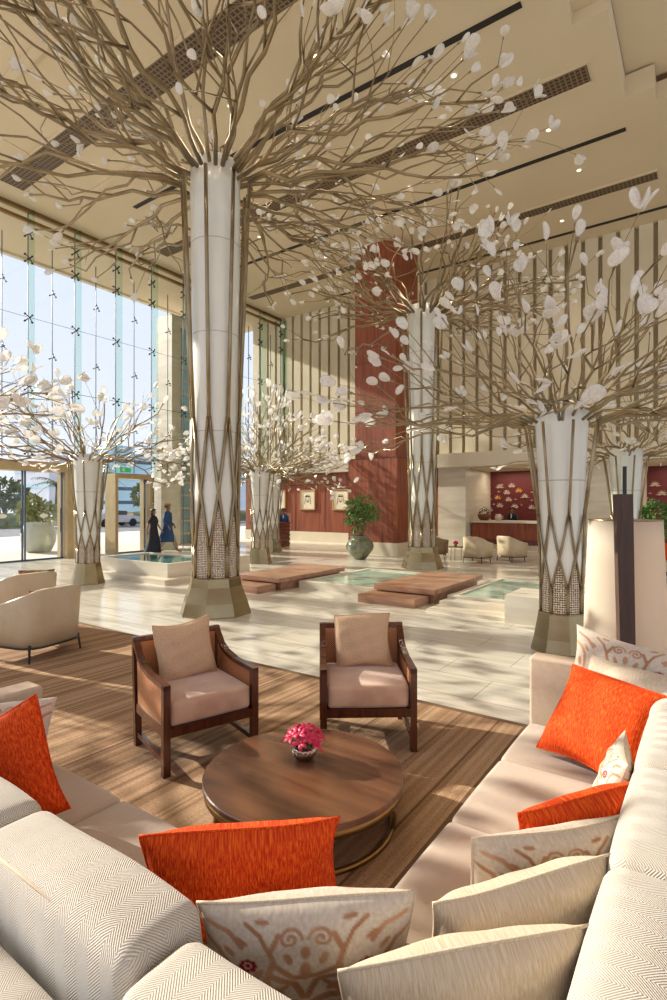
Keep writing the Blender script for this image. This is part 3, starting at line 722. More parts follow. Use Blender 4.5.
# ================================================================== PILLOWS
def spiral(cx, cy, r0, turns, a0, sgn=1, n=40):
    return [(cx+r0*(1-i/n*.85)*cos(a0+sgn*2*PI*turns*i/n), cy+r0*(1-i/n*.85)*sin(a0+sgn*2*PI*turns*i/n)) for i in range(n+1)]
def mkpattern(N):
    curves = []
    for s_ in (-1, 1):
        c = spiral(s_*.14, .74, .11, 1.5, PI if s_ > 0 else 0, -s_); curves.append((c, .014)); curves.append(([(s_*.25, .78), (s_*.33, .6), (s_*.28, .42), (s_*.12, .30), (0, .28)], .022)); curves.append(([(s_*.33, .6), (s_*.42, .78), (s_*.55, .88)], .018)); curves.append(([(s_*.30, .45), (s_*.36, .25), (s_*.30, .08)], .026))
        curves.append(([(s_*.72, .20), (s_*.74, .45), (s_*.84, .60), (s_*.96, .66)], .024))
        curves.append(([(s_*.60, .64), (s_*.72, .78), (s_*.92, .86)], .022))
        curves.append(([(s_*.02, .02), (s_*.10, .22), (s_*.30, .30)], .026))
        curves.append(([(0, -.10), (s_*.2, .0), (s_*.45, .05), (s_*.55, -.15), (s_*.42, -.35)], .03))
        curves.append(([(s_*.55, -.10), (s_*.66, .06), (s_*.75, .12)], .022))
        curves.append((spiral(s_*.30, -.55, .12, 1.2, 0, s_), .018))
        for q in range(4): curves.append(([(s_*(.05+.1*q), -.95), (s_*(.12+.14*q), -.72-.02*q), (s_*(.1+.2*q), -.58)], .024))
    curves.append(([(0, -1), (0, -.6), (0, -.1)], .02))
    leafs = [(.44, .30, .10, .045, -.9), (.84, .30, .11, .05, 1.3), (.40, .90, .08, .03, .1), (.72, .58, .08, .035, .8), (.16, .50, .09, .04, 1.2), (.0, .56, .10, .05, 1.57), (.20, .16, .08, .035, 2.4), (.50, -.22, .12, .04, .9), (.36, -.30, .12, .045, 1.9), (.62, .70, .10, .04, .4), (.26, .12, .10, .05, .6), (.0, .35, .12, .06, 1.57), (.8, .08, .09, .04, 1.2), (.70, -.6, .12, .05, 2.2), (.86, -.80, .1, .05, .4), (.12, -.4, .1, .04, .8)]
    fl = [(.54, .40), (-.54, .40), (.80, -.45), (-.80, -.45)]
    segs = []
    for c, w in curves:
        for a, b_ in zip(c, c[1:]): segs.append((a[0], a[1], b_[0], b_[1], w*1.25))
    out = []
    for j in range(N+1):
        v = -1+2*j/N
        for i in range(N+1):
            u = -1+2*i/N; br = 0
            for (ax, ay, bx_, by_, w) in segs:
                if min(ay, by_)-.06 > v or max(ay, by_)+.06 < v or min(ax, bx_)-.06 > u or max(ax, bx_)+.06 < u: continue
                dx, dy = bx_-ax, by_-ay; tt = max(0, min(1, ((u-ax)*dx+(v-ay)*dy)/(dx*dx+dy*dy+1e-9)))
                d = math.hypot(u-ax-tt*dx, v-ay-tt*dy); br = max(br, min(1, max(0, (w-d)/.012+.5)))
            for (lx, ly, la, lb, an) in leafs:
                uu = abs(u); x = (uu-lx)*cos(an)+(v-ly)*sin(an); y = -(uu-lx)*sin(an)+(v-ly)*cos(an)
                e = (x/la)**2+(y/lb)**2; br = max(br, min(1, max(0, (1-e)*2)))
            rd = 0
            for (fx, fy) in fl:
                d = math.hypot(u-fx, v-fy); a = math.atan2(v-fy, u-fx); rr_ = .095*(.8+.2*abs(cos(4*a)))
                if d < rr_+.02:
                    k_ = min(1, max(0, (rr_-d)/.015+.5))
                    if .025 < d < .045: k_ *= .15
                    rd = max(rd, k_); br *= (1-k_)
            out.append((br, rd, 0, 1))
    return out
PN = 110
PATCOL = mkpattern(PN)

def pillow(name, label, center, ux, uz, w, h, th, m, seed=0, piping=None, pat=False, group=None):
    R = random.Random(seed); ux = Vector(ux).normalized(); uz = Vector(uz); uz = (uz-ux*uz.dot(ux)).normalized(); un = ux.cross(uz)
    N = PN if pat else 26
    ph = [R.uniform(0, 6) for _ in range(6)]
    mb = MB(); uvs = []; cols = []
    for side in (-1, 1):
        for j in range(N+1):
            v = -1+2*j/N
            for i in range(N+1):
                u = -1+2*i/N
                e = max(0, (1-u**4))*max(0, (1-v**4))
                x = w/2*u*(1-.085*(1-v*v)*abs(u)**2); z = h/2*v*(1-.085*(1-u*u)*abs(v)**2)
                y = th/2*(e**.55)*(1-.10*abs(u)-.10*abs(v))
                wr = .004*sin(9*u+ph[0]+3*v)*e+.003*sin(13*v+ph[1]-4*u)*e+.007*sin(5*(u+v)+ph[2])*e**.5*(abs(u)+abs(v))*.5
                y = side*(y+wr)
                z += .012*sin(2.2*u+ph[3])*abs(v); x += .008*sin(2.6*v+ph[4])*abs(u)
                mb.v.append(tuple(ux*x+un*y+uz*z)); uvs.append((x if side > 0 else -x, z))
                if pat: cols.append(PATCOL[j*(N+1)+i])
    K = (N+1)**2
    for s_ in (0, 1):
        for j in range(N):
            for i in range(N):
                a = s_*K+j*(N+1)+i; q = (a, a+1, a+N+2, a+N+1); mb.f.append(q if s_ == 0 else q[::-1])
    mb.uvs = uvs
    if pat: mb.col = cols
    o = mb.build(name, m, None, True, loc=center)
    tag(o, label, 'pillow', group)
    # piping along the seam
    if piping is not None:
        loop = []
        for i in range(N): loop.append(i)
        for j in range(N): loop.append(j*(N+1)+N)
        for i in range(N, 0, -1): loop.append(N*(N+1)+i)
        for j in range(N, 0, -1): loop.append(j*(N+1))
        stp = max(1, len(loop)//80)
        MB().tube([mb.v[i] for i in loop[::stp]], .0045, 5, closed=True).build('piping', piping, o, True)
    return o
def pil4(name, label, TL, TR, h, lean, th, m, **k):
    TL, TR = Vector(TL), Vector(TR); ux = TR-TL; w = ux.length
    uz = Vector((lean[0], lean[1], 1)); uxn = ux.normalized(); uz = (uz-uxn*uz.dot(uxn)).normalized()
    c = (TL+TR)/2-uz*h/2
    return pillow(name, label, c, ux, uz, w, h, th, m, **k)
OR = M['orange']; CR = M['cream']; PT = M['pattern']
ln = tuple(-FW*.24)[:2]
pil4('throw_pillow', 'cream linen pillow nearest the viewer at the bottom edge, right of centre', (-.65, .955, .80), (-.225, 1.375, .82), .42, ln, .17, CR, seed=1, piping=CR)
pil4('throw_pillow', 'cream linen pillow second in the row, behind the nearest cream one', (-.575, 1.25, .80), (-.23, 1.66, .82), .42, ln, .17, CR, seed=2, piping=CR)
pil4('throw_pillow', 'embroidered pillow with red flowers standing between cream and orange pillows on the right', (-.575, 1.535, .80), (-.19, 1.97, .82), .42, ln, .15, PT, seed=3, piping=CR, pat=True)
pil4('throw_pillow', 'orange pillow in the right row, behind the embroidered one and before the big orange square', (-.51, 1.78, .80), (-.165, 2.22, .82), .40, ln, .17, OR, seed=4, piping=OR)
pillow('throw_pillow', 'small embroidered pillow with only its pointed corner showing between two orange pillows', (-.33, 2.50, .63), (.12, -.99, 0), (.28, .1, .95), .40, .36, .11, PT, seed=5, pat=True)
pillow('throw_pillow', 'largest orange square pillow tilted against the far right end of the sofa', (-.46, 3.03, .685), (.42, -.20, -.02), (.17, .22, .42), .52, .50, .17, OR, seed=6, piping=OR)
pillow('throw_pillow', 'cream pillow mostly hidden behind the largest orange square pillow', (-.36, 3.18, .73), (.44, -.17, -.04), (.12, .2, .5), .50, .46, .13, CR, seed=7, piping=CR)
pillow('throw_pillow', 'embroidered grey floral pillow at the back against the far sofa arm', (-.38, 3.33, .79), (.5, -.10, -.03), (.08, .16, .5), .62, .56, .13, PT, seed=8, pat=True)
pillow('throw_pillow', 'orange pillow at the left edge leaning on the left sofa back', (-2.47, 1.03, .645), (.66, .66, .36), (-.27, -.1, .55), .50, .50, .18, OR, seed=9, piping=OR)
pillow('throw_pillow', 'pale embroidered pillow peeping out at the left edge behind the orange one', (-2.80, 1.20, .62), (.55, .7, 0), (-.3, -.05, .5), .44, .44, .13, PT, seed=10, pat=True)
pil4('throw_pillow', 'wide orange pillow standing in the sofa corner behind the embroidered one', (-1.395, .985, .80), (-.955, 1.405, .82), .42, ln, .18, OR, seed=11, piping=OR)
pil4('throw_pillow', 'large embroidered pillow with scrolls and red flowers in the sofa corner at bottom centre', (-1.035, .885, .83), (-.605, 1.215, .83), .44, ln, .16, PT, seed=12, piping=CR, pat=True)

# ================================================================== COFFEE TABLE
TC = Vector((-1.885, 2.40, 0))
t = thing('coffee_table', TC, 'round walnut coffee table on a brass ring base with the flower bowl', 'coffee table')
R_ = .565
MB().lathe((0, 0, 0), [(R_*.985, .262), (R_, .266), (R_, .289), (R_*.99, .295), (R_*.2, .295)], 72).build('table_top', M['tablewood'], t, False)
MB().lathe((0, 0, 0), [(R_*.93, .222), (R_*.985, .222), (R_*.992, .262), (R_*.9, .262)], 72).build('rim_band', M['brass'], t, True)
ring = MB(); n = 64; rr = []
for k in range(n):
    a = 2*PI*k/n; rr.append((cos(a)*.50, sin(a)*.50, .018+.012))
ring.tube(rr, .016, 8, closed=True); ring.build('base_ring', M['brass'], t, True)
for k in range(4):
    a = k*PI/2+.35; m = MB(); pts = [(r*cos(a), r*sin(a), z) for r, z in ((.30, .24), (.42, .225), (.49, .18), (.52, .12), (.515, .06), (.50, .03))]
    m.tube(pts, .013, 8); m.build('leg', M['brass'], t, True)
# bowl and bouquet
vp = TC+Vector((-.05, .13, .295))
vp = G(-.172, 3.17, .295)
o = MB().lathe((0, 0, 0), [(.030, 0), (.048, .012), (.066, .042), (.064, .066), (.056, .078), (.050, .078), (.055, .066), (.054, .045), (.03, .02)], 96, 0, lambda a, i: 1+.12*abs(sin(7*a))).build('flower_bowl', M['silver'], None, True, loc=vp)
tag(o, 'small ribbed silver bowl holding the magenta flowers on the coffee table', 'bowl')
t = thing('bouquet', vp+Vector((0, 0, .05)), 'bunch of magenta orchid blossoms in the silver bowl', 'flowers')
RR = random.Random(4)
for k in range(15):
    th = k*2.4; ph_ = .15+1.35*sqrt(k/15); rad = .088
    c = Vector((sin(ph_)*cos(th)*rad*1.05, sin(ph_)*sin(th)*rad*1.05, (.062+cos(ph_)*rad*.8))); nrm = (c-Vector((0, 0, -.01))).normalized()
    m = MB(); q = nrm.to_track_quat('Z', 'X').to_matrix()
    for j in range(6):
        a = 2*PI*j/6+RR.uniform(-.2, .2); L = RR.uniform(.042, .064); vs = []
        d = q @ Vector((cos(a), sin(a), 0)); s_ = q @ Vector((-sin(a), cos(a), 0)); up = nrm
        for (f, wd, hh) in ((0, .004, 0), (.35, .011, .010), (.7, .012, .014), (.92, .006, .010), (1.0, .001, .004)):
            for sg in (-1, 0, 1): vs.append(c+d*L*f+s_*wd*sg+up*(hh+(.003 if sg else 0)))
            for sg in (1, 0, -1): vs.append(c+d*L*f+s_*wd*sg+up*(hh-.0015+(.003 if sg else 0)))
        fs = []
        for i in range(4):
            for e in range(6): fs.append((i*6+e, i*6+(e+1) % 6, (i+1)*6+(e+1) % 6, (i+1)*6+e))
        fs.append((24, 25, 26, 27, 28, 29)); m.add(vs, fs)
    bl = m.build('blossom', M['magenta'], t, True)
    s2 = MB(); s2.tube([Vector((0, 0, .0)), c*.6, c], .0022, 5); s2.build('stem', M['green'], bl)
    if k % 2 == 0: s3 = MB(); s3.lathe(c+nrm*.008, [(.001, -.004), (.005, 0), (.001, .006)], 6); s3.build('stamen', M['yellow'], bl)

# ================================================================== WOOD AND CANE ARMCHAIRS
def wood_chair(loc, face, label):
    rz = math.atan2(face[1], face[0])+PI/2          # local -Y is the front
    t = thing('cane_armchair', loc, label, 'armchair', rz, 'pair of cane sided armchairs')
    W, D = .70, .64; hw = W/2; lg = .048; wd = M['chairwood']
    for s_ in (-1, 1):
        MB().bx(s_*hw-s_*lg if s_ > 0 else -hw, s_*hw if s_ > 0 else -hw+lg, -D/2, -D/2+lg, 0, .60).build('leg', wd, t)
    for s_ in (-1, 1):      # rear post rises to the back, raked
        x0, x1 = (hw-lg, hw) if s_ > 0 else (-hw, -hw+lg)
        m = MB(); pr = [(D/2-lg, 0), (D/2, 0), (D/2+.06, .79), (D/2+.06-lg*.9, .79)]
        m.add([(x0, y, z) for y, z in pr]+[(x1, y, z) for y, z in pr], [(0, 1, 2, 3), (7, 6, 5, 4), (0, 4, 5, 1), (1, 5, 6, 2), (2, 6, 7, 3), (3, 7, 4, 0)]); m.build('leg', wd, t)
        # arm: sweeps down from the post then runs forward
        ctr = [(D/2+.03, .785), (D/2-.02, .735), (D/2-.08, .675), (D/2-.16, .635), (D/2-.28, .615), (0, .607), (-D/2+.0, .60)]
        m = MB(); vs = []
        for (y, z) in ctr: vs += [(x0, y, z-.032), (x1, y, z-.032), (x1, y, z), (x0, y, z)]
        fs = [(0, 1, 2, 3)]
        for i in range(len(ctr)-1):
            for e in range(4): fs.append((i*4+e, i*4+(e+1) % 4, (i+1)*4+(e+1) % 4, (i+1)*4+e))
        L = (len(ctr)-1)*4; fs.append((L+3, L+2, L+1, L)); m.add(vs, fs); m.build('arm', wd, t)
        xm = (x0+x1)/2
        m = MB(); pr = [(-D/2+lg, .31), (D/2-lg, .31), (D/2-lg+.02, .66), (D/2-.08, .65), (D/2-.16, .607), (D/2-.28, .585), (0, .577), (-D/2+lg, .57)]
        nn = len(pr); m.add([(xm-.008, y, z) for y, z in pr]+[(xm+.008, y, z) for y, z in pr], [tuple(range(nn)), tuple(range(2*nn-1, nn-1, -1))]+[(i, nn+i, nn+(i+1) % nn, (i+1) % nn) for i in range(nn)])
        m.build('cane_panel', M['cane'], t)
        MB().bx(x0+.006, x1-.006, -D/2+lg, D/2-lg, .25, .315).build('side_rail', wd, t)
        MB().bx(x0+.010, x1-.010, -D/2+lg, D/2-lg+.01, .07, .105).build('stretcher', wd, t)
    MB().bx(-hw+lg, hw-lg, -D/2+.006, -D/2+.042, .25, .31).build('front_rail', wd, t)
    MB().bx(-hw+lg, hw-lg, D/2-.04, D/2, .25, .31).build('back_rail', wd, t)
    m = MB(); m.bx(-hw+lg*.5, hw-lg*.5, D/2+.018, D/2+.055, .745, .79); m.build('top_rail', wd, t)
    m = MB(); m.bx(-hw+lg, hw-lg, D/2+.005, D/2+.02, .34, .75); m.build('cane_panel', M['cane'], t)
    MB().bx(-hw+lg, hw-lg, -D/2+.04, D/2-.04, .28, .31).build('seat_deck', wd, t)
    MB().rbox(-hw+lg+.004, hw-lg-.004, -D/2+.02, D/2-.01, .31, .475, .03, 8, .012).build('seat_cushion', M['seatvelvet'], t, True)
    Mw = Matrix.Translation(Vector(loc)) @ Matrix.Rotation(rz, 4, 'Z')
    return Mw
# left chair: front legs near (-2.90,2.24) and (-2.69,2.86)
f1 = Vector((.95, -.31, 0)).normalized(); c1 = Vector((-2.795, 2.55, 0))-f1*.32
M1 = wood_chair((c1.x, c1.y, .016), f1, 'dark walnut armchair with cane sides, left of the table, turned sideways')
f2 = Vector((.60, -.80, 0)).normalized(); c2 = Vector((-2.0, 3.30, 0))-f2*.32
M2 = wood_chair((c2.x, c2.y, .016), f2, 'dark walnut armchair with cane sides, beyond the table, facing the viewer')
for Mx, lb, sd in ((M1, 'plain tan square pillow on the left cane armchair', 41), (M2, 'plain tan square pillow on the armchair beyond the table', 42)):
    c = Mx @ Vector((.0, .20, .675)); R3 = Mx.to_3x3()
    pillow('chair_pillow', lb, c, R3 @ Vector((1, 0, .03)), R3 @ Vector((0, .22, 1)), .46, .44, .15, M['tan_pillow'], seed=sd, piping=M['tan_pillow'])

# ================================================================== FLOOR LAMP
lp = G(2.64, 4.85)
t = thing('floor_lamp', lp, 'tall floor lamp with huge cream shade behind a dark wooden post, behind the sofa arm', 'floor lamp', math.radians(35))
MB().rbox(-.22, .22, -.22, .22, 0, .04, .015, 2).build('base', M['postwood'], t, True)
m = MB(); m.add([(-.075, -.05, .04), (.02, -.05, .04), (.02, .03, .04), (-.075, .03, .04), (-.10, -.24, 1.89), (.045, -.24, 1.89), (.045, -.16, 1.89), (-.10, -.16, 1.89)], [(3, 2, 1, 0), (4, 5, 6, 7), (0, 1, 5, 4), (1, 2, 6, 5), (2, 3, 7, 6), (3, 0, 4, 7)])
m = MB(); m.add([(-.27, -.46, .04), (-.15, -.46, .04), (-.15, -.40, .04), (-.27, -.40, .04), (-.31, -.44, 1.89), (-.17, -.44, 1.89), (-.17, -.385, 1.89), (-.31, -.385, 1.89)], [(3, 2, 1, 0), (4, 5, 6, 7), (0, 1, 5, 4), (1, 2, 6, 5), (2, 3, 7, 6), (3, 0, 4, 7)])
m.bx(-.25, -.02, -.43, -.38, .03, .07).bx(-.07, -.01, -.38, 0, .03, .07)
m.build('post', M['postwood'], t)
MB().tube([(-.225, -.412, 1.85), (-.225, -.412, 2.12)], .016, 8).build('finial_rod', M['ash'], t)
sh = MB(); n = 48; vs = []; fs = []
pf = [(.345, .30), (.335, .8), (.315, 1.3), (.30, 1.665), (.294, 1.665), (.309, 1.3), (.329, .8), (.339, .30)]
for r_, z in pf:
    for k in range(n): a = 2*PI*k/n; vs.append((r_*cos(a), r_*sin(a), z))
for i in range(len(pf)):
    j = (i+1) % len(pf)
    for k in range(n): fs.append((i*n+k, i*n+(k+1) % n, j*n+(k+1) % n, j*n+k))
sh.add(vs, fs); so = sh.build('shade', M['shade'], t, True)
m = MB(); m.tube([(cos(2*PI*k/40)*.30, sin(2*PI*k/40)*.30, 1.665) for k in range(40)], .006, 5, closed=True); m.tube([(-.3, 0, 1.655), (.3, 0, 1.655)], .004, 5); m.tube([(-.22, -.39, 1.655), (0, 0, 1.655), (0, .3, 1.655)], .006, 5); m.build('shade_ring', M['brass'], so)
MB().tube([(0, 0, .04), (0, 0, 1.25)], .014, 8).build('lamp_stem', M['brass'], t)
MB().lathe((0, 0, 1.0), [(.02, 0), (.045, .04), (.05, .08), (.03, .12), (.005, .14)], 12).build('bulb', M['bulb'], t, True)

# ================================================================== LEATHER TUB CHAIRS
def tub_chair(loc, rz, label, leg=True, group=None, s=1.0, cloth='leather'):
    t = thing('tub_armchair', loc, label, 'armchair', rz, group)
    W, D, th = .80*s, .78*s, .09
    path = []; r = .22
    hw, hd = W/2, D/2
    path += [(-hw, -hd), (-hw, -hd*.4), (-hw, 0), (-hw, hd-r)]
    for k in range(1, 6): a = PI-PI/2*k/5; path.append((-hw+r+r*cos(a), hd-r+r*sin(a)))
    path += [(0, hd)]
    path += [(-x, y) for x, y in reversed(path[:-1])]
    def top(y): f = (y+hd)/(2*hd); return .60+.22*max(0, f)**1.5
    m = MB(); vs = []; N = len(path)
    for i, (x, y) in enumerate(path):
        p = Vector((x, y)); a = Vector(path[max(0, i-1)]); b_ = Vector(path[min(N-1, i+1)]); tn = (b_-a).normalized(); nm = Vector((-tn.y, tn.x))*-1   # outward
        zt = top(y); inn = p-nm*th
        if (inn.length > p.length): inn = p+nm*th
        flare = 1.05
        vs += [(p.x*.97, p.y*.97, .17), (p.x*1.0, p.y*1.0, .4), (p.x*flare, p.y*flare, zt-.02), (p.x*flare*.985, p.y*flare*.985, zt), (inn.x*flare, inn.y*flare, zt), (inn.x, inn.y, zt-.03), (inn.x, inn.y, .17)]
    fs = []
    for i in range(N-1):
        for e in range(7): fs.append((i*7+e, (i+1)*7+e, (i+1)*7+(e+1) % 7, i*7+(e+1) % 7))
    fs.append(tuple(range(7))); fs.append(tuple((N-1)*7+e for e in range(6, -1, -1))); m.add(vs, fs)
    sh = m.build('shell', M[cloth], t, True)
    MB().rbox(-hw+th*.9, hw-th*.9, -hd-.01, hd-th, .20, .30, .02, 3).build('seat_base', M[cloth], t, True)
    MB().rbox(-hw+th*1.05, hw-th*1.05, -hd-.01, hd-th*1.1, .30, .43, .03, 5, .01).build('seat_cushion', M[cloth], t, True)
    for (sx, sy) in ((-1, -1), (1, -1), (-1, 1), (1, 1)):
        MB().tube([(sx*(hw-.06), sy*(hd-.09), .2), (sx*(hw-.04), sy*(hd-.07), 0)], [.017, .012], 6).build('leg', M['ash'], t)
    f = MB(); pp = [Vector((x*.985, y*.985, .165)) for x, y in path]; f.tube(pp, .012, 5); f.build('base_rail', M['ash'], t)
    return t
tub_chair((-6.62, 3.22, .016), -PI/2+.25, 'cream leather tub armchair at the left edge seen from its side and back', True, 'leather tub chairs at the left edge')
tub_chair((-8.2, 3.75, .016), -PI/2+.1, 'cream leather tub armchair behind the other one at the left edge', True, 'leather tub chairs at the left edge')
pillow('throw_pillow', 'brown patterned pillow in the nearer leather tub armchair', (-6.45, 3.28, .63), (.2, .98, 0), (.3, 0, 1), .44, .36, .13, M['brown_pillow'], seed=51)
pillow('throw_pillow', 'dark brocade pillow on the further leather tub armchair at the left edge', (-8.05, 3.9, .66), (.1, .98, 0), (.25, 0, 1), .50, .42, .14, M['brown_pillow'], seed=52)

# far lounge group before the reception
tub_chair((-5.95, 16.35, 0), PI*.95, 'far cream armchair on the left of the pair before the reception', True, 'cream armchairs before the reception', .9)
tub_chair((-5.15, 17.2, 0), PI*.85, 'far cream armchair on the right of the pair before the reception', True, 'cream armchairs before the reception', .9)
tub_chair((-7.55, 17.0, 0), PI*.5, 'far brown armchair beside the tall trunk base before the reception', True, None, .9, 'brownfab') if False else None
M['brownfab'] = mat('taupe fabric', rgb(140, 116, 88), .8)
tub_chair((-7.55, 16.9, 0), PI*.6, 'far taupe armchair just right of the second tall trunk', True, None, .9, 'brownfab')
t = thing('side_table', (-6.75, 16.6, 0), 'small far side table between the taupe and cream armchairs', 'side table')
MB().lathe((0, 0, 0), [(.24, .42), (.25, .43), (.25, .45), (.1, .45)], 20).build('table_top', M['brass'], t)
for k in range(3): a = 2*PI*k/3; MB().tube([(.2*cos(a), .2*sin(a), 0), (.18*cos(a), .18*sin(a), .42)], .01, 5).build('leg', M['brass'], t)
t = thing('bouquet', (-6.75, 16.6, .45), 'tiny pink posy on the far side table', 'flowers')
MB().lathe((0, 0, 0), [(.04, 0), (.05, .05), (.04, .09)], 10).build('vase', M['silver'], t, True)
for k in range(6): a = k; MB().lathe((.05*cos(a), .05*sin(a), .10+.02*(k % 3)), [(.005, -.03), (.045, 0), (.04, .03), (.01, .05)], 8).build('blossom', M['magenta'], t, True)

# ================================================================== PLANTS
def leafy(name, parent, m, centers, n, L, W, seed, up=.3):
    R = random.Random(seed); b = MB()
    for _ in range(n):
        c, r_ = R.choice(centers); c = Vector(c); d = Vector((R.gauss(0, 1), R.gauss(0, 1), R.gauss(0, 1)+up)).normalized(); p = c+d*r_*R.uniform(.5, 1)
        l = L*R.uniform(.6, 1.2); s_ = d.cross(Vector((R.uniform(-1, 1), R.uniform(-1, 1), R.uniform(-1, 1)))).normalized()*W*R.uniform(.7, 1.2)
        nn = d.cross(s_).normalized()*W*.12; q = p+d*l; mid = p+d*l*.45-Vector((0, 0, .03*l)); q.z -= l*.25
        b.add([p, mid+s_+nn, q, mid-s_+nn, mid-nn*2], [(0, 1, 4), (1, 2, 4), (2, 3, 4), (3, 0, 4), (0, 3, 2, 1)])
    return b.build(name, m, parent)
t = thing('urn_planter', G(.88, 17.75), 'round glazed celadon urn beside the red wooden column', 'planter')
MB().lathe((0, 0, 0), [(.17, 0), (.19, .02), (.30, .14), (.44, .32), (.465, .45), (.42, .58), (.31, .66), (.29, .70), (.33, .75), (.35, .78), (.31, .79), (.27, .74), (.1, .72)], 32, 0, lambda a, i: 1+(.02*sin(10*a) if 2 < i < 7 else 0)).build('urn', M['celadon'], t, True)
MB().lathe((0, 0, 0), [(.27, .70), (.27, .735), (.1, .745)], 20).build('soil', M['soil'], t)
t2 = thing('potted_plant', G(.88, 17.75, .72), 'bushy green plant growing in the celadon urn by the red column', 'plant')
RR = random.Random(11); st = MB(); cs = []
for k in range(9):
    a = 2*PI*k/9; r_ = RR.uniform(.2, .48); z = RR.uniform(.45, 1.15); st.tube([(0.05*cos(a), .05*sin(a), 0), (r_*.5*cos(a), r_*.5*sin(a), z*.6), (r_*cos(a), r_*sin(a), z)], .014, 5); cs.append(((r_*cos(a), r_*sin(a), z), .22))
st.build('stem', M['stem'], t2)
tag(leafy('foliage', t2, M['green'], cs+[((0, 0, .75), .3)], 620, .20, .035, 3), kind='stuff')
# outside planter seen through the doors
t = thing('outdoor_planter', (-21.3, 10.45, -.02), 'large pale ribbed planter outside the entrance doors', 'planter')
MB().lathe((0, 0, 0), [(.34, 0), (.45, .05), (.60, .4), (.62, .75), (.50, 1.05), (.46, 1.1), (.52, 1.16), (.45, 1.17), (.40, 1.1), (.1, 1.08)], 40, 0, lambda a, i: 1+.03*sin(12*a)).build('pot', M['extpot'], t, True)
t2 = thing('outdoor_shrub', (-21.3, 10.45, 1.02), 'yellow green shrub growing in the pale planter outside', 'plant')
tag(leafy('foliage', t2, M['palegreen'], [((0, 0, .55), .45), ((.35, .2, .5), .35), ((-.35, -.3, .5), .35), ((.1, -.3, .85), .3)], 800, .18, .06, 5), kind='stuff')
MB().tube([(0, 0, 0), (.1, .05, .4), (.25, .1, .7)], .03, 6).tube([(0, 0, .1), (-.15, -.1, .5)], .03, 6).build('stem', M['stem'], t2)
# right edge plant and bench
pp = G(6.05, 9.95)
t = thing('round_planter', G(8.3, 14.2), 'dark planter tub at the right edge behind the pool', 'planter')
MB().lathe((0, 0, 0), [(.24, 0), (.34, .35), (.38, .55), (.34, .56), (.3, .5), (.1, .5)], 24).build('tub', M['celadon'], t, True)
t = thing('potted_plant', G(8.3, 14.2, .5), 'dense green plant at the right edge above the orange bench cushion', 'plant')
tag(leafy('foliage', t, M['green'], [((0, 0, .65), .42), ((.2, .1, 1.0), .35), ((-.25, 0, .9), .3)], 700, .22, .04, 6), kind='stuff')
MB().tube([(0, 0, 0), (.05, 0, .5), (.1, 0, .9)], .02, 5).tube([(0, 0, 0), (-.1, 0, .5), (-.2, 0, .8)], .02, 5).build('stem', M['stem'], t)
t = thing('bench', G(8.0, 12.9), 'cream upholstered bench at the right edge beyond the pool', 'bench', math.radians(0))
MB().rbox(-.25, 1.6, -.35, .35, .22, .44, .04, 5, .01).build('seat', M['benchcloth'], t, True); MB().bx(-.2, 1.55, -.3, .3, .12, .22).build('plinth', M['postwood'], t)
for (x, y) in ((-.2, -.28), (-.2, .28), (1.5, -.28), (1.5, .28)): MB().bx(x-.03, x+.03, y-.03, y+.03, 0, .12).build('leg', M['postwood'], t)
pillow('throw_pillow', 'bright orange pillow on the cream bench at the right edge', G(8.0, 12.9)+Vector((.12, .15, .66)), (.82, .57, 0), (-.15, .2, 1), .52, .44, .14, OR, seed=61)

# ================================================================== RECEPTION DESKS, PICTURES
t = thing('reception_desk', (-6.0, 21.75, 0), 'long red veneer reception desk with pale counter in the red alcove', 'desk')
MB().bx(-2.02, 2.2, -.30, .45, .22, 1.08).build('body', M['redwood'], t); MB().bx(-2.0, 2.15, -.24, .45, 0, .22).build('plinth', M['fascia'], t)
MB().bx(-2.05, 2.22, -.40, .50, 1.08, 1.17).build('counter', M['fascia'], t)
MB().bx(-2.03, 2.2, -.31, -.30, .22, .42).build('kick_panel', M['darkred'], t)
t = thing('reception_desk', (-15.7, 17.6, 0), 'carved red wood desk beneath the framed portraits', 'desk')
MB().bx(-.75, .75, -.4, .4, 0, 1.0).build('body', M['redwood'], t); MB().bx(-.8, .8, -.45, .45, 1.0, 1.05).build('counter', M['darkred'], t)
m = MB()
for k in range(5): m.bx(.75, .80, -.38, .38, .10+k*.18, .20+k*.18); m.bx(-.72, .72, -.44, -.40, .10+k*.18, .18+k*.18)
m.build('slat', M['darkred'], t)
t = thing('basket', (-7.6, 21.75, 1.17), 'brown basket arrangement at the left end of the long counter', 'basket')
MB().lathe((0, 0, 0), [(.16, 0), (.24, .1), (.28, .24), (.25, .25), (.1, .2)], 20).build('body', M['wicker'], t, True)
MB().tube([(-.22, 0, .22), (-.2, 0, .42), (0, 0, .55), (.2, 0, .42), (.22, 0, .22)], .014, 6).build('handle', M['wicker'], t, True)
tag(leafy('dried_leaves', t, M['stem'], [((0, 0, .3), .15)], 60, .14, .03, 8), kind='stuff')
t = thing('pottery_jug', (-7.02, 21.75, 1.17), 'small cream jug beside the basket on the long counter', 'jug')
MB().lathe((0, 0, 0), [(.09, 0), (.13, .08), (.14, .15), (.10, .22), (.11, .26), (.09, .26)], 20).build('body', M['fascia'], t, True); MB().tube([(.12, 0, .2), (.2, 0, .17), (.19, 0, .08), (.13, 0, .07)], .012, 6).build('handle', M['fascia'], t, True)
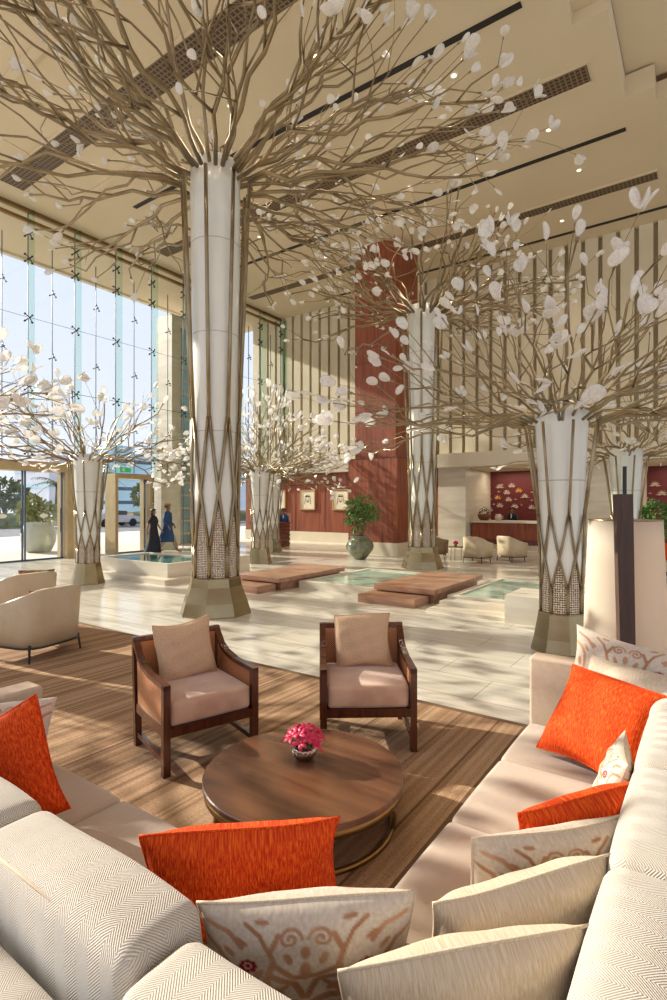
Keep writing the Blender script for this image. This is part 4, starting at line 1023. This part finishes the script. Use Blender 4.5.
for i, (x, lb) in enumerate(((-18.14, 'framed pencil portrait in a headscarf on the red wall, partly behind the trunk'), (-16.25, 'framed pencil portrait in a headscarf on the red wall, in the middle'), (-14.28, 'framed pencil portrait in a headscarf on the red wall, nearest the red column'))):
    t = thing('framed_picture', (x, BY-.005, 2.05), lb, 'picture', group='framed portraits on the red wall')
    m = MB(); a = .47; c = .50; f = .06
    m.bx(-a, a, -.05, 0, c-f, c).bx(-a, a, -.05, 0, -c, -c+f).bx(-a, -a+f, -.05, 0, -c+f, c-f).bx(a-f, a, -.05, 0, -c+f, c-f); m.build('frame', M['goldframe'], t)
    MB().bx(-a+f, a-f, -.02, 0, -c+f, c-f).build('paper', M['paper'], t)
    m = MB()
    m.tube([(.15*cos(q*.3), -.024, .12+.13*sin(q*.3)) for q in range(0, 11)], .010, 4)
    m.tube([(-.15, -.024, .10), (-.18, -.024, -.05), (-.20, -.024, -.22)], .008, 4); m.tube([(.15, -.024, .10), (.17, -.024, -.05), (.13+.05*i, -.024, -.2)], .008, 4)
    m.tube([(-.07, -.024, .08), (-.06, -.024, -.06), (0, -.024, -.12), (.06, -.024, -.06), (.07, -.024, .08)], .006, 4)
    m.bx(-.055, .055, -.026, -.02, -.10, -.05); m.bx(-.12, .12, -.026, -.02, .13, .19)
    m.build('drawing', M['ink'], t)
for (x, z, lb) in ((-16.25, 2.98, 'dark dome camera above the middle framed portrait'), (-14.28, 3.0, 'white dome camera above the framed portrait nearest the column')):
    o = MB().lathe((0, 0, 0), [(.09, 0), (.09, .04), (.07, .09), (.01, .12)], 14).build('dome_camera', M['slot' if 'dark' in lb else 'white'], None, True, loc=(x, BY, z)); o.rotation_euler = (PI/2, 0, 0); tag(o, lb, 'camera')
# lotus ornaments on the alcove wall
def lotus_mesh(small=False, wide=False):
    m = MB(); n = 5 if not wide else 7
    for j in range(n):
        a = PI/2+(j-(n-1)/2)*(.60 if not wide else .5); L = .17 if not small else .07; w = L*.13; d = Vector((cos(a), 0, sin(a))); s_ = Vector((-sin(a), 0, cos(a)))
        y = -.01-.006*(n-abs(j-n//2)); c = Vector((0, y, -.03))
        m.add([c, c+d*L*.5+s_*w, c+d*L, c+d*L*.5-s_*w, c+d*L*.5+Vector((0, -.025, 0)), Vector((0, 0, -.03)), ], [(0, 3, 4), (3, 2, 4), (2, 1, 4), (1, 0, 4), (0, 1, 2, 3)])
        m.bx(-.006, .006, y, 0.004, -.03, -.02)
    for j in (-1, 1):
        L = .12 if not small else .05; m.add([(0, -.02, -.03), (j*L*.6, -.03, -.055 if not small else -.035), (j*L*1.1*(1.5 if wide else 1), -.02, -.015), (j*L*.6, -.03, .0), (j*L*.5, 0, -.02)], [(0, 1, 2, 3), (0, 4, 1), (1, 4, 2), (2, 4, 3), (3, 4, 0)])
    return m
lot = [(484, 484, 'g'), (500, 487, 'w'), (512, 486, 'n'), (477, 496, 'n'), (488, 494, 'n'), (507, 493, 'n'), (519, 491, 'g'), (525, 497, 'w'), (498, 498, 'g'), (509, 500, 'n'), (484, 502, 'n'), (473, 506, 'n'), (490, 510, 'n'), (500, 506, 'n'), (532, 508, 'n'), (537, 495, 'n'), (515, 507, 'n'),
       (471, 488, 's'), (490, 482, 's'), (502, 484.5, 's'), (478, 491, 's'), (499, 491.5, 's'), (477, 502, 's'), (491, 499, 's'), (516, 499, 's'), (522, 505, 's'), (494, 504, 's'), (532, 492, 's'), (532, 500, 's'), (481, 509, 's'),
       (655, 485, 'w'), (662, 494, 'w'), (644, 498, 'g'), (650, 493, 's'), (652, 502, 'n')]
proto = {}
# names one can point by: words for the neighbourhood on the wall
def zone(px, py):
    v = 'upper' if py < 490 else 'middle' if py < 500 else 'lower'
    h_ = 'left part' if px < 488 else 'centre' if px < 508 else 'right part'
    return v, h_
names = {'g': ('lotus_ornament', 'amber gold-lit lotus', 'gold-lit lotus ornaments'), 'w': ('lotus_ornament', 'widest spreading pale lotus', 'pale lotus ornaments'), 'n': ('lotus_ornament', 'pale lotus', 'pale lotus ornaments'), 's': ('flower_ornament', 'tiny pale flower', 'tiny flower ornaments')}
for (px, py, k) in lot:
    tt = (px-333.5)/535; Yw = 24.0
    X = (tt*.8192*Yw-.5736*Yw)/(.8192+.5736*tt); fwd = -.5736*X+.8192*Yw; Z = 1.8+(505-py)*fwd/535
    if k not in proto:
        proto[k] = lotus_mesh(k == 's', k == 'w').build(names[k][0], M['lotus_goldlit' if k == 'g' else 'lotus']); o = proto[k]
    else: o = proto[k].copy(); COL.objects.link(o)
    o.location = (X, Yw, Z); o.scale = (1.1, 1, 1.2)
    v, h_ = zone(px, py)
    if px > 600: lb = names[k][1]+' on the second red wall at the right edge'
    else: lb = '%s on the red alcove wall, %s %s of the cluster' % (names[k][1], v, h_)
    tag(o, lb, 'wall ornament', names[k][2])

# ================================================================== PEOPLE
def person(loc, rz, pose, h, label, skin='skin'):
    t = thing('person', loc, label, 'person', rz)
    s = h/1.75
    V = []; E = []; Rr = []
    def v(x, y, z, r, prev=None):
        V.append((x*s, y*s, z*s)); Rr.append(r*s); i = len(V)-1
        if prev is not None: E.append((prev, i))
        return i
    pel = v(0, 0, .95, .12); ab = v(0, 0, 1.12, .115, pel); ch = v(0, 0, 1.32, .13, ab); nk = v(0, -.005, 1.47, .05, ch); hd0 = v(0, -.01, 1.54, .055, nk); hd = v(0, -.015, 1.64, .088, hd0); v(0, -.01, 1.71, .06, hd)
    for sd in (-1, 1):
        sx = sd
        sh = v(sx*.17, 0, 1.40, .055, ch)
        a = pose['arm'][0 if sd < 0 else 1]
        el = v(sx*(.22+a.get('o', 0)), a['ey'], 1.13+a.get('ez', 0), .042, sh); wr = v(sx*(.23+a.get('o', 0)), a['wy'], .90+a.get('wz', 0), .027, el); pm = v(sx*(.23+a.get('o', 0)), a['wy']-.04, .84+a.get('wz', 0), .032, wr)
        for f in range(4):
            k = v(sx*(.23+a.get('o', 0))+(f-1.5)*.019, a['wy']-.055-.004*f, .79+a.get('wz', 0), .009, pm); v(sx*(.23+a.get('o', 0))+(f-1.5)*.019, a['wy']-.045, .75+a.get('wz', 0)+(.012 if f in (0, 3) else 0), .0075, k)
        th_ = v(sx*(.23+a.get('o', 0)), a['wy']-.085, .82+a.get('wz', 0), .010, pm); v(sx*(.23+a.get('o', 0)), a['wy']-.10, .785+a.get('wz', 0), .008, th_)
        l = pose['leg'][0 if sd < 0 else 1]
        hp = v(sx*.09, 0, .88, .09, pel); kn = v(sx*.10, l['ky'], .49, .06, hp); an = v(sx*.10, l['ay'], .09+l.get('az', 0), .038, kn); ft = v(sx*.10, l['ay']-.12, .035+l.get('az', 0), .032, an); v(sx*.10, l['ay']-.19, .03+l.get('az', 0), .024, ft)
    me = bpy.data.meshes.new('body'); me.from_pydata(V, E, []); me.update()
    o = bpy.data.objects.new('body', me); COL.objects.link(o); o.parent = t; me.materials.append(M[skin])
    sk = o.modifiers.new('Skin', 'SKIN'); sk.use_smooth_shade = True
    me.skin_vertices or None
    for i, q in enumerate(me.skin_vertices[0].data): q.radius = (Rr[i], Rr[i])
    me.skin_vertices[0].data[0].use_root = True
    sb = o.modifiers.new('Sub', 'SUBSURF'); sb.levels = 1; sb.render_levels = 1
    # face features as geometry
    f = MB(); c = Vector((0, -.015, 1.625))*s
    f.lathe((0, -.105*s, 1.615*s), [(.004*s, -.02*s), (.014*s, -.012*s), (.008*s, .02*s)], 6)
    for sd in (-1, 1): f.lathe((sd*.090*s, 0, 1.60*s), [(.008*s, -.02*s), (.014*s, .0), (.010*s, .03*s)], 6)
    f.build('face', M[skin], t, True)
    e = MB()
    for sd in (-1, 1): e.lathe((sd*.032*s, -.093*s, 1.642*s), [(.004*s, -.006*s), (.010*s, 0), (.004*s, .006*s)], 6)
    e.box((0, -.093*s, 1.573*s), (.04*s, .012*s, .008*s)); e.build('features', M['hair'], t)
    return t, s
def ring_cloth(name, m, parent, rings, n=20):
    b = MB(); vs = []; fs = []
    for (cx, cy, rx, ry, z) in rings:
        for k in range(n): a = 2*PI*k/n; vs.append((cx+rx*cos(a), cy+ry*sin(a), z))
    for i in range(len(rings)-1):
        for k in range(n): fs.append((i*n+k, i*n+(k+1) % n, (i+1)*n+(k+1) % n, (i+1)*n+k))
    b.add(vs, fs); return b.build(name, m, parent, True)
def sleeve(m, parent, pts, r): return MB().tube(pts, r, 10).build('sleeve', m, parent, True)
def hair(parent, s, long=0, m='hair'):
    b = MB(); prof = [(.02, 1.755), (.07, 1.745), (.098, 1.71), (.107, 1.665), (.10, 1.63)]
    if long: prof += [(.105, 1.56), (.09, 1.48), (.04, 1.44)]
    vs = []; fs = []; n = 20
    for r_, z in prof:
        for k in range(n):
            a = 2*PI*k/n; y = r_*sin(a)*1.08
            if z < 1.70 and y < -.02: y = -.02+(y+.02)*.0; 
            vs.append((r_*cos(a)*s, (y+.005)*s, z*s))
    for i in range(len(prof)-1):
        for k in range(n): fs.append((i*n+k, (i+1)*n+k, (i+1)*n+(k+1) % n, i*n+(k+1) % n))
    fs.append(tuple(range(n))); b.add(vs, fs); b.build('hair', M[m], parent, True)
walk = {'arm': [{'ey': .10, 'wy': .16, 'o': .02}, {'ey': -.06, 'wy': -.20, 'wz': .03, 'o': .0}], 'leg': [{'ky': -.12, 'ay': -.16}, {'ky': .02, 'ay': .28, 'az': .05}]}
rzw = math.atan2(RT.y, RT.x)+PI/2-.15      # walking to the viewer's right
t, s = person((-16.75, 12.35, 0), rzw, walk, 1.66, 'person in a black blouse and long black skirt walking right inside the glass facade')
ring_cloth('blouse', M['navy'], t, [(0, 0, .07*s, .06*s, 1.49*s), (0, 0, .20*s, .12*s, 1.42*s), (0, 0, .18*s, .14*s, 1.28*s), (0, 0, .145*s, .125*s, 1.10*s), (0, 0, .17*s, .15*s, .92*s)])
ring_cloth('skirt', M['navy'], t, [(0, 0, .15*s, .13*s, 1.08*s), (0, .0, .18*s, .17*s, .88*s), (0, -.02, .18*s, .24*s, .5*s), (0, .03, .20*s, .34*s, .12*s), (0, .03, .21*s, .35*s, .05*s)])
for sd, yy in ((-1, .10), (1, -.06)): sleeve(M['navy'], t, [(sd*.15*s, 0, 1.41*s), (sd*.20*s, yy*.4*s, 1.28*s), (sd*.215*s, yy*.7*s, 1.2*s)], [.07*s, .068*s, .062*s])
hair(t, s, 1)
t, s = person((-16.9, 13.1, 0), rzw, {'arm': [{'ey': .02, 'wy': -.14, 'wz': .06}, {'ey': .06, 'wy': -.12, 'wz': .10}], 'leg': [{'ky': .04, 'ay': .30, 'az': .04}, {'ky': -.18, 'ay': -.30}]}, 1.82, 'person in a long blue coat, grey trousers and straw hat walking right')
ring_cloth('coat', M['denim'], t, [(0, 0, .07*s, .065*s, 1.50*s), (0, 0, .21*s, .125*s, 1.43*s), (0, 0, .20*s, .15*s, 1.28*s), (0, 0, .17*s, .15*s, 1.08*s), (0, .02, .20*s, .19*s, .88*s), (0, .04, .22*s, .26*s, .6*s), (0, .06, .23*s, .30*s, .38*s)])
for sd, e_, w_ in ((-1, .02, -.14), (1, .06, -.12)): sleeve(M['denim'], t, [(sd*.15*s, 0, 1.42*s), (sd*.22*s, e_*s, 1.13*s), (sd*.23*s, w_*s, .99*s)], [.075*s, .062*s, .05*s])
for sd, ky, ay in ((-1, .04, .30), (1, -.18, -.30)): MB().tube([(sd*.09*s, 0, .85*s), (sd*.10*s, ky*s, .49*s), (sd*.10*s, ay*s, .14*s)], [.10*s, .08*s, .065*s], 10).build('trouser_leg', M['greycloth'], t, True)
hair(t, s)
MB().lathe((0, 0, 0), [(.17*s, 1.70*s), (.175*s, 1.707*s), (.105*s, 1.715*s), (.10*s, 1.80*s), (.085*s, 1.82*s), (.02*s, 1.81*s)], 24).build('hat', M['straw'], t, True)
MB().lathe((0, 0, 0), [(.107*s, 1.716*s), (.106*s, 1.745*s)], 24).build('hat_band', M['hair'], t, True)
stand = {'arm': [{'ey': -.02, 'wy': -.16, 'wz': .12}, {'ey': -.02, 'wy': -.16, 'wz': .12}], 'leg': [{'ky': 0, 'ay': .0}, {'ky': 0, 'ay': 0}]}
def suit(loc, rz, h, label, cl):
    t, s = person(loc, rz, stand, h, label)
    ring_cloth('jacket', M[cl], t, [(0, 0, .06*s, .06*s, 1.50*s), (0, 0, .21*s, .125*s, 1.43*s), (0, 0, .20*s, .15*s, 1.28*s), (0, 0, .17*s, .15*s, 1.08*s), (0, 0, .19*s, .16*s, .82*s)])
    for sd in (-1, 1):
        sleeve(M[cl], t, [(sd*.15*s, 0, 1.42*s), (sd*.22*s, -.02*s, 1.13*s), (sd*.23*s, -.13*s, 1.04*s)], [.075*s, .062*s, .05*s])
        MB().tube([(sd*.09*s, 0, .85*s), (sd*.10*s, 0, .49*s), (sd*.10*s, 0, .10*s)], [.10*s, .08*s, .065*s], 10).build('trouser_leg', M[cl], t, True)
    MB().box((0, -.135*s, 1.36*s), (.05*s, .03*s, .18*s)).build('shirt', M['white'], t)
    hair(t, s)
suit((-6.75, 22.75, 0), .0, 1.72, 'person in a dark suit standing behind the long reception counter', 'navy')
suit((-15.62, 18.4, 0), .6, 1.66, 'person in a blue jacket behind the carved desk below the portraits', 'denim')

# ================================================================== OUTSIDE
o = MB().bx(-44, -33, -60, 80, -.018, -.005).build('road', M['road']); tag(o, kind='structure'); o.name = 'trim_10'
for (y0, y1, lb) in ((-30, 22, 'clipped hedge along the far side of the road, left stretch'), (24, 60, 'clipped hedge along the far side of the road, right stretch')):
    R = random.Random(int(y0)); m = MB(); 
    N = 60
    vs = []; fs = []
    for i in range(N+1):
        y = y0+(y1-y0)*i/N; q = R.uniform(-.12, .12)
        vs += [(-46.5, y, 0), (-46.6, y, .8+q), (-46, y, 1.1+q), (-45, y, 1.1-q), (-44.5, y, .8), (-44.5, y, 0)]
    for i in range(N):
        for e in range(5): fs.append((i*6+e, i*6+e+1, (i+1)*6+e+1, (i+1)*6+e))
    fs += [tuple(range(5, -1, -1)), tuple(N*6+e for e in range(6))]
    m.add(vs, fs); o = m.build('hedge', M['hedge']); tag(o, lb, 'hedge', kind='stuff')
def palm(loc, h, seed, label):
    R = random.Random(seed); t = thing('palm_tree', loc, label, 'palm tree', group='palms across the road')
    MB().tube([(0, 0, 0), (.1, .05, h*.5), (.15, .1, h)], [.24, .18, .16], 8).build('trunk', M['stem'], t, True)
    for k in range(16):
        a = 2*PI*k/16+R.uniform(-.1, .1); L = R.uniform(1.8, 2.4); e0 = R.uniform(.0, 1.1); pts = []
        for i in range(6):
            f = i/5; pts.append(Vector((.15+cos(a)*L*f, .1+sin(a)*L*f, h+L*f*sin(e0)-1.3*f*f)))
        m = MB(); m.tube(pts, [.03-.004*i for i in range(6)], 4)
        sd = Vector((-sin(a), cos(a), 0))
        for i in range(1, 6):
            for q in (0, .5):
                p = pts[i-1].lerp(pts[i], q)
                for s_ in (-1, 1):
                    tip = p+sd*s_*.45*(1-.1*i)+Vector((cos(a)*.25, sin(a)*.25, -.22)); m.add([p, p+(pts[i]-pts[i-1])*.18, tip, p+Vector((0, 0, .02))], [(0, 1, 2), (0, 2, 3), (1, 3, 2), (0, 3, 1)])
        m.build('frond', M['hedge'], t)
palm((-49, 30, 0), 4.6, 1, 'palm tree across the road seen left of the entrance trunk')
palm((-50, 38.5, 0), 5.2, 2, 'palm tree across the road seen through the narrow glass door')
palm((-47, 24.5, 0), 3.6, 3, 'lower palm tree across the road near the planter')
def outtree(loc, h, r, seed, label):
    t = thing('roadside_tree', loc, label, 'tree', group='bushy trees across the road'); MB().tube([(0, 0, 0), (.1, 0, h*.6)], [.2, .1], 6).build('trunk', M['stem'], t)
    tag(leafy('foliage', t, M['hedge'], [((0, 0, h*.75), r), ((r*.6, r*.5, h*.65), r*.7), ((-r*.5, -r*.6, h*.65), r*.7)], 900, .5, .16, seed), kind='stuff')
outtree((-48, 35.5, 0), 4.4, 1.5, 1, 'bushy tree across the road seen through the narrow glass door')
outtree((-48.5, 21, 0), 3.6, 1.4, 2, 'bushy tree across the road at the left edge')
outtree((-48.5, 44, 0), 5, 1.7, 4, 'bushy tree across the road beside the stone pier')
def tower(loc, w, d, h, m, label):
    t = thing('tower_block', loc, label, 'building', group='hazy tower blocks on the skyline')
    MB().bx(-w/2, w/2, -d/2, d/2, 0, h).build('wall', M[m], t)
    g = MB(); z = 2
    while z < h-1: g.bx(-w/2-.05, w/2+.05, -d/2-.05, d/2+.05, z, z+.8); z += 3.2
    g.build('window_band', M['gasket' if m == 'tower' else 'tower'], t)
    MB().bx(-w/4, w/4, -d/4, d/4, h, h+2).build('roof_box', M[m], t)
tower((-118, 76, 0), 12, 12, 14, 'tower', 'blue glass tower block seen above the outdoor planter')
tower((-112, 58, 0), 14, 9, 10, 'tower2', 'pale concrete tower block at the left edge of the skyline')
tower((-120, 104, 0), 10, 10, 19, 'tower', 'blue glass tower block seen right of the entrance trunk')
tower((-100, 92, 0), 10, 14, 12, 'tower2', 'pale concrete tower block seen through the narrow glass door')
def car(loc, rz, label):
    t = thing('car', loc, label, 'car', rz, 'parked cars across the road')
    m = MB(); pr = [(-2.1, .35), (2.1, .35), (2.15, .7), (1.9, .85), (1.2, .92), (.7, 1.38), (-.9, 1.42), (-1.6, 1.0), (-2.1, .9)]
    n = len(pr); m.add([(x, -.85, z) for x, z in pr]+[(x, .85, z) for x, z in pr], [tuple(range(n)), tuple(range(2*n-1, n-1, -1))]+[(i, n+i, n+(i+1) % n, (i+1) % n) for i in range(n)]); m.build('body', M['carpaint'], t)
    m = MB(); pr = [(1.0, .95), (.62, 1.3), (-.85, 1.34), (-1.35, 1.0)]; m.add([(x, -.86, z) for x, z in pr]+[(x, .86, z) for x, z in pr], [(0, 1, 2, 3), (7, 6, 5, 4), (0, 4, 5, 1), (1, 5, 6, 2), (2, 6, 7, 3), (3, 7, 4, 0)]); m.build('window', M['carglass'], t)
    for x in (-1.3, 1.3):
        for y in (-.8, .8): w = MB().lathe((0, 0, -.1), [(.2, 0), (.33, 0), (.33, .2), (.2, .2)], 18).build('wheel', M['rubber'], t); w.rotation_euler = (PI/2, 0, 0); w.location = (x, y, .33)
car((-41.5, 26.6, -.005), PI/2, 'silver car on the road seen through the entrance doors at left')
car((-41.5, 38.5, -.005), PI/2, 'silver car on the road seen through the narrow glass door')
t = thing('banner_post', (-32, 26.9, -.02), 'post with a red and white banner outside the narrow glass door', 'sign'); MB().tube([(0, 0, 0), (0, 0, 4.2)], .05, 6).build('pole', M['steel'], t); MB().bx(-.03, .03, -.35, -.05, 2.6, 4.0).build('banner', M['redsign'], t); MB().bx(-.035, .035, -.35, -.05, 2.9, 3.2).build('band', M['white'], t)

# ================================================================== LIGHT, WORLD, CAMERA
sun = bpy.data.lights.new('sun', 'SUN'); sun.energy = 10; sun.angle = math.radians(.7); sun.color = (1, .92, .80)
so = bpy.data.objects.new('sun', sun); COL.objects.link(so)
trav = Vector((.985, .17, -.452)); so.rotation_euler = trav.to_track_quat('-Z', 'Y').to_euler()
w = bpy.data.worlds.new('sky'); sc.world = w; w.use_nodes = True; n = w.node_tree.nodes; l = w.node_tree.links
bg = n['Background']; tc = n.new('ShaderNodeTexCoord'); sp = n.new('ShaderNodeSeparateXYZ'); l.new(tc.outputs['Generated'], sp.inputs[0])
r = n.new('ShaderNodeValToRGB'); e = r.color_ramp.elements; e[0].position = 0.0; e[0].color = (.88, .90, .98, 1); e[1].position = .6; e[1].color = (.68, .76, .98, 1); l.new(sp.outputs[2], r.inputs[0]); l.new(r.outputs[0], bg.inputs[0]); bg.inputs[1].default_value = 1.35
# added point lights above the trunks warm the ceiling, no lamps there
for (x, y, z, p) in ((-6.75, 6.2, 8.1, 60), (-6.7, 14, 8.1, 60), (-1.5, 7.1, 3.6, 16), (-11.7, 6.85, 3.6, 12), (-11.4, 12.3, 3.6, 12), (-1.4, 12.6, 3.6, 16)):
    q = bpy.data.lights.new('tree_top_fill', 'POINT'); q.energy = p; q.color = (1, .84, .62); q.shadow_soft_size = .35
    qo = bpy.data.objects.new('tree_top_fill', q); COL.objects.link(qo); qo.location = (x, y, z)
# added area lights brighten the alcoves and the wood wall, without fittings
for (x, y, z, sx, sy, p) in ((-5.9, 23.2, 3.25, 3.8, .3, 60), (2.0, 23.2, 3.25, 7, .3, 90), (-15, 19.8, 3.3, 8, .2, 60)):
    q = bpy.data.lights.new('area_fill', 'AREA'); q.energy = p; q.shape = 'RECTANGLE'; q.size = sx; q.size_y = sy; q.color = (1, .86, .66)
    qo = bpy.data.objects.new('area_fill', q); COL.objects.link(qo); qo.location = (x, y, z)

for (x, y) in dpos+[(-1.5+-2, 3), (-6, 3), (-9, 5.5), (-4.5, 5.5)]:
    q = bpy.data.lights.new('downlight_lamp', 'SPOT'); q.energy = 190; q.spot_size = 1.9; q.spot_blend = .9; q.color = (1, .86, .68); q.shadow_soft_size = .06
    qo = bpy.data.objects.new('downlight_lamp', q); COL.objects.link(qo); qo.location = (x, y, CZ-.05)
cam = bpy.data.cameras.new('camera'); co = bpy.data.objects.new('camera', cam); COL.objects.link(co)
co.location = (0, 0, 1.8); co.rotation_euler = (PI/2, 0, math.radians(35)); cam.sensor_fit = 'VERTICAL'; cam.sensor_height = 36; cam.lens = 535/1000*36; cam.shift_y = .005; cam.clip_end = 400
sc.camera = co
sc.view_settings.view_transform = 'Standard'; sc.view_settings.look = 'None'; sc.view_settings.gamma = 1; sc.view_settings.exposure = -0.2; sc.view_settings.use_curve_mapping = False
sc.cycles.use_denoising = True; sc.cycles.max_bounces = 8; sc.cycles.diffuse_bounces = 4; sc.cycles.transparent_max_bounces = 24; sc.cycles.caustics_reflective = False; sc.cycles.caustics_refractive = False; sc.cycles.sample_clamp_indirect = 6
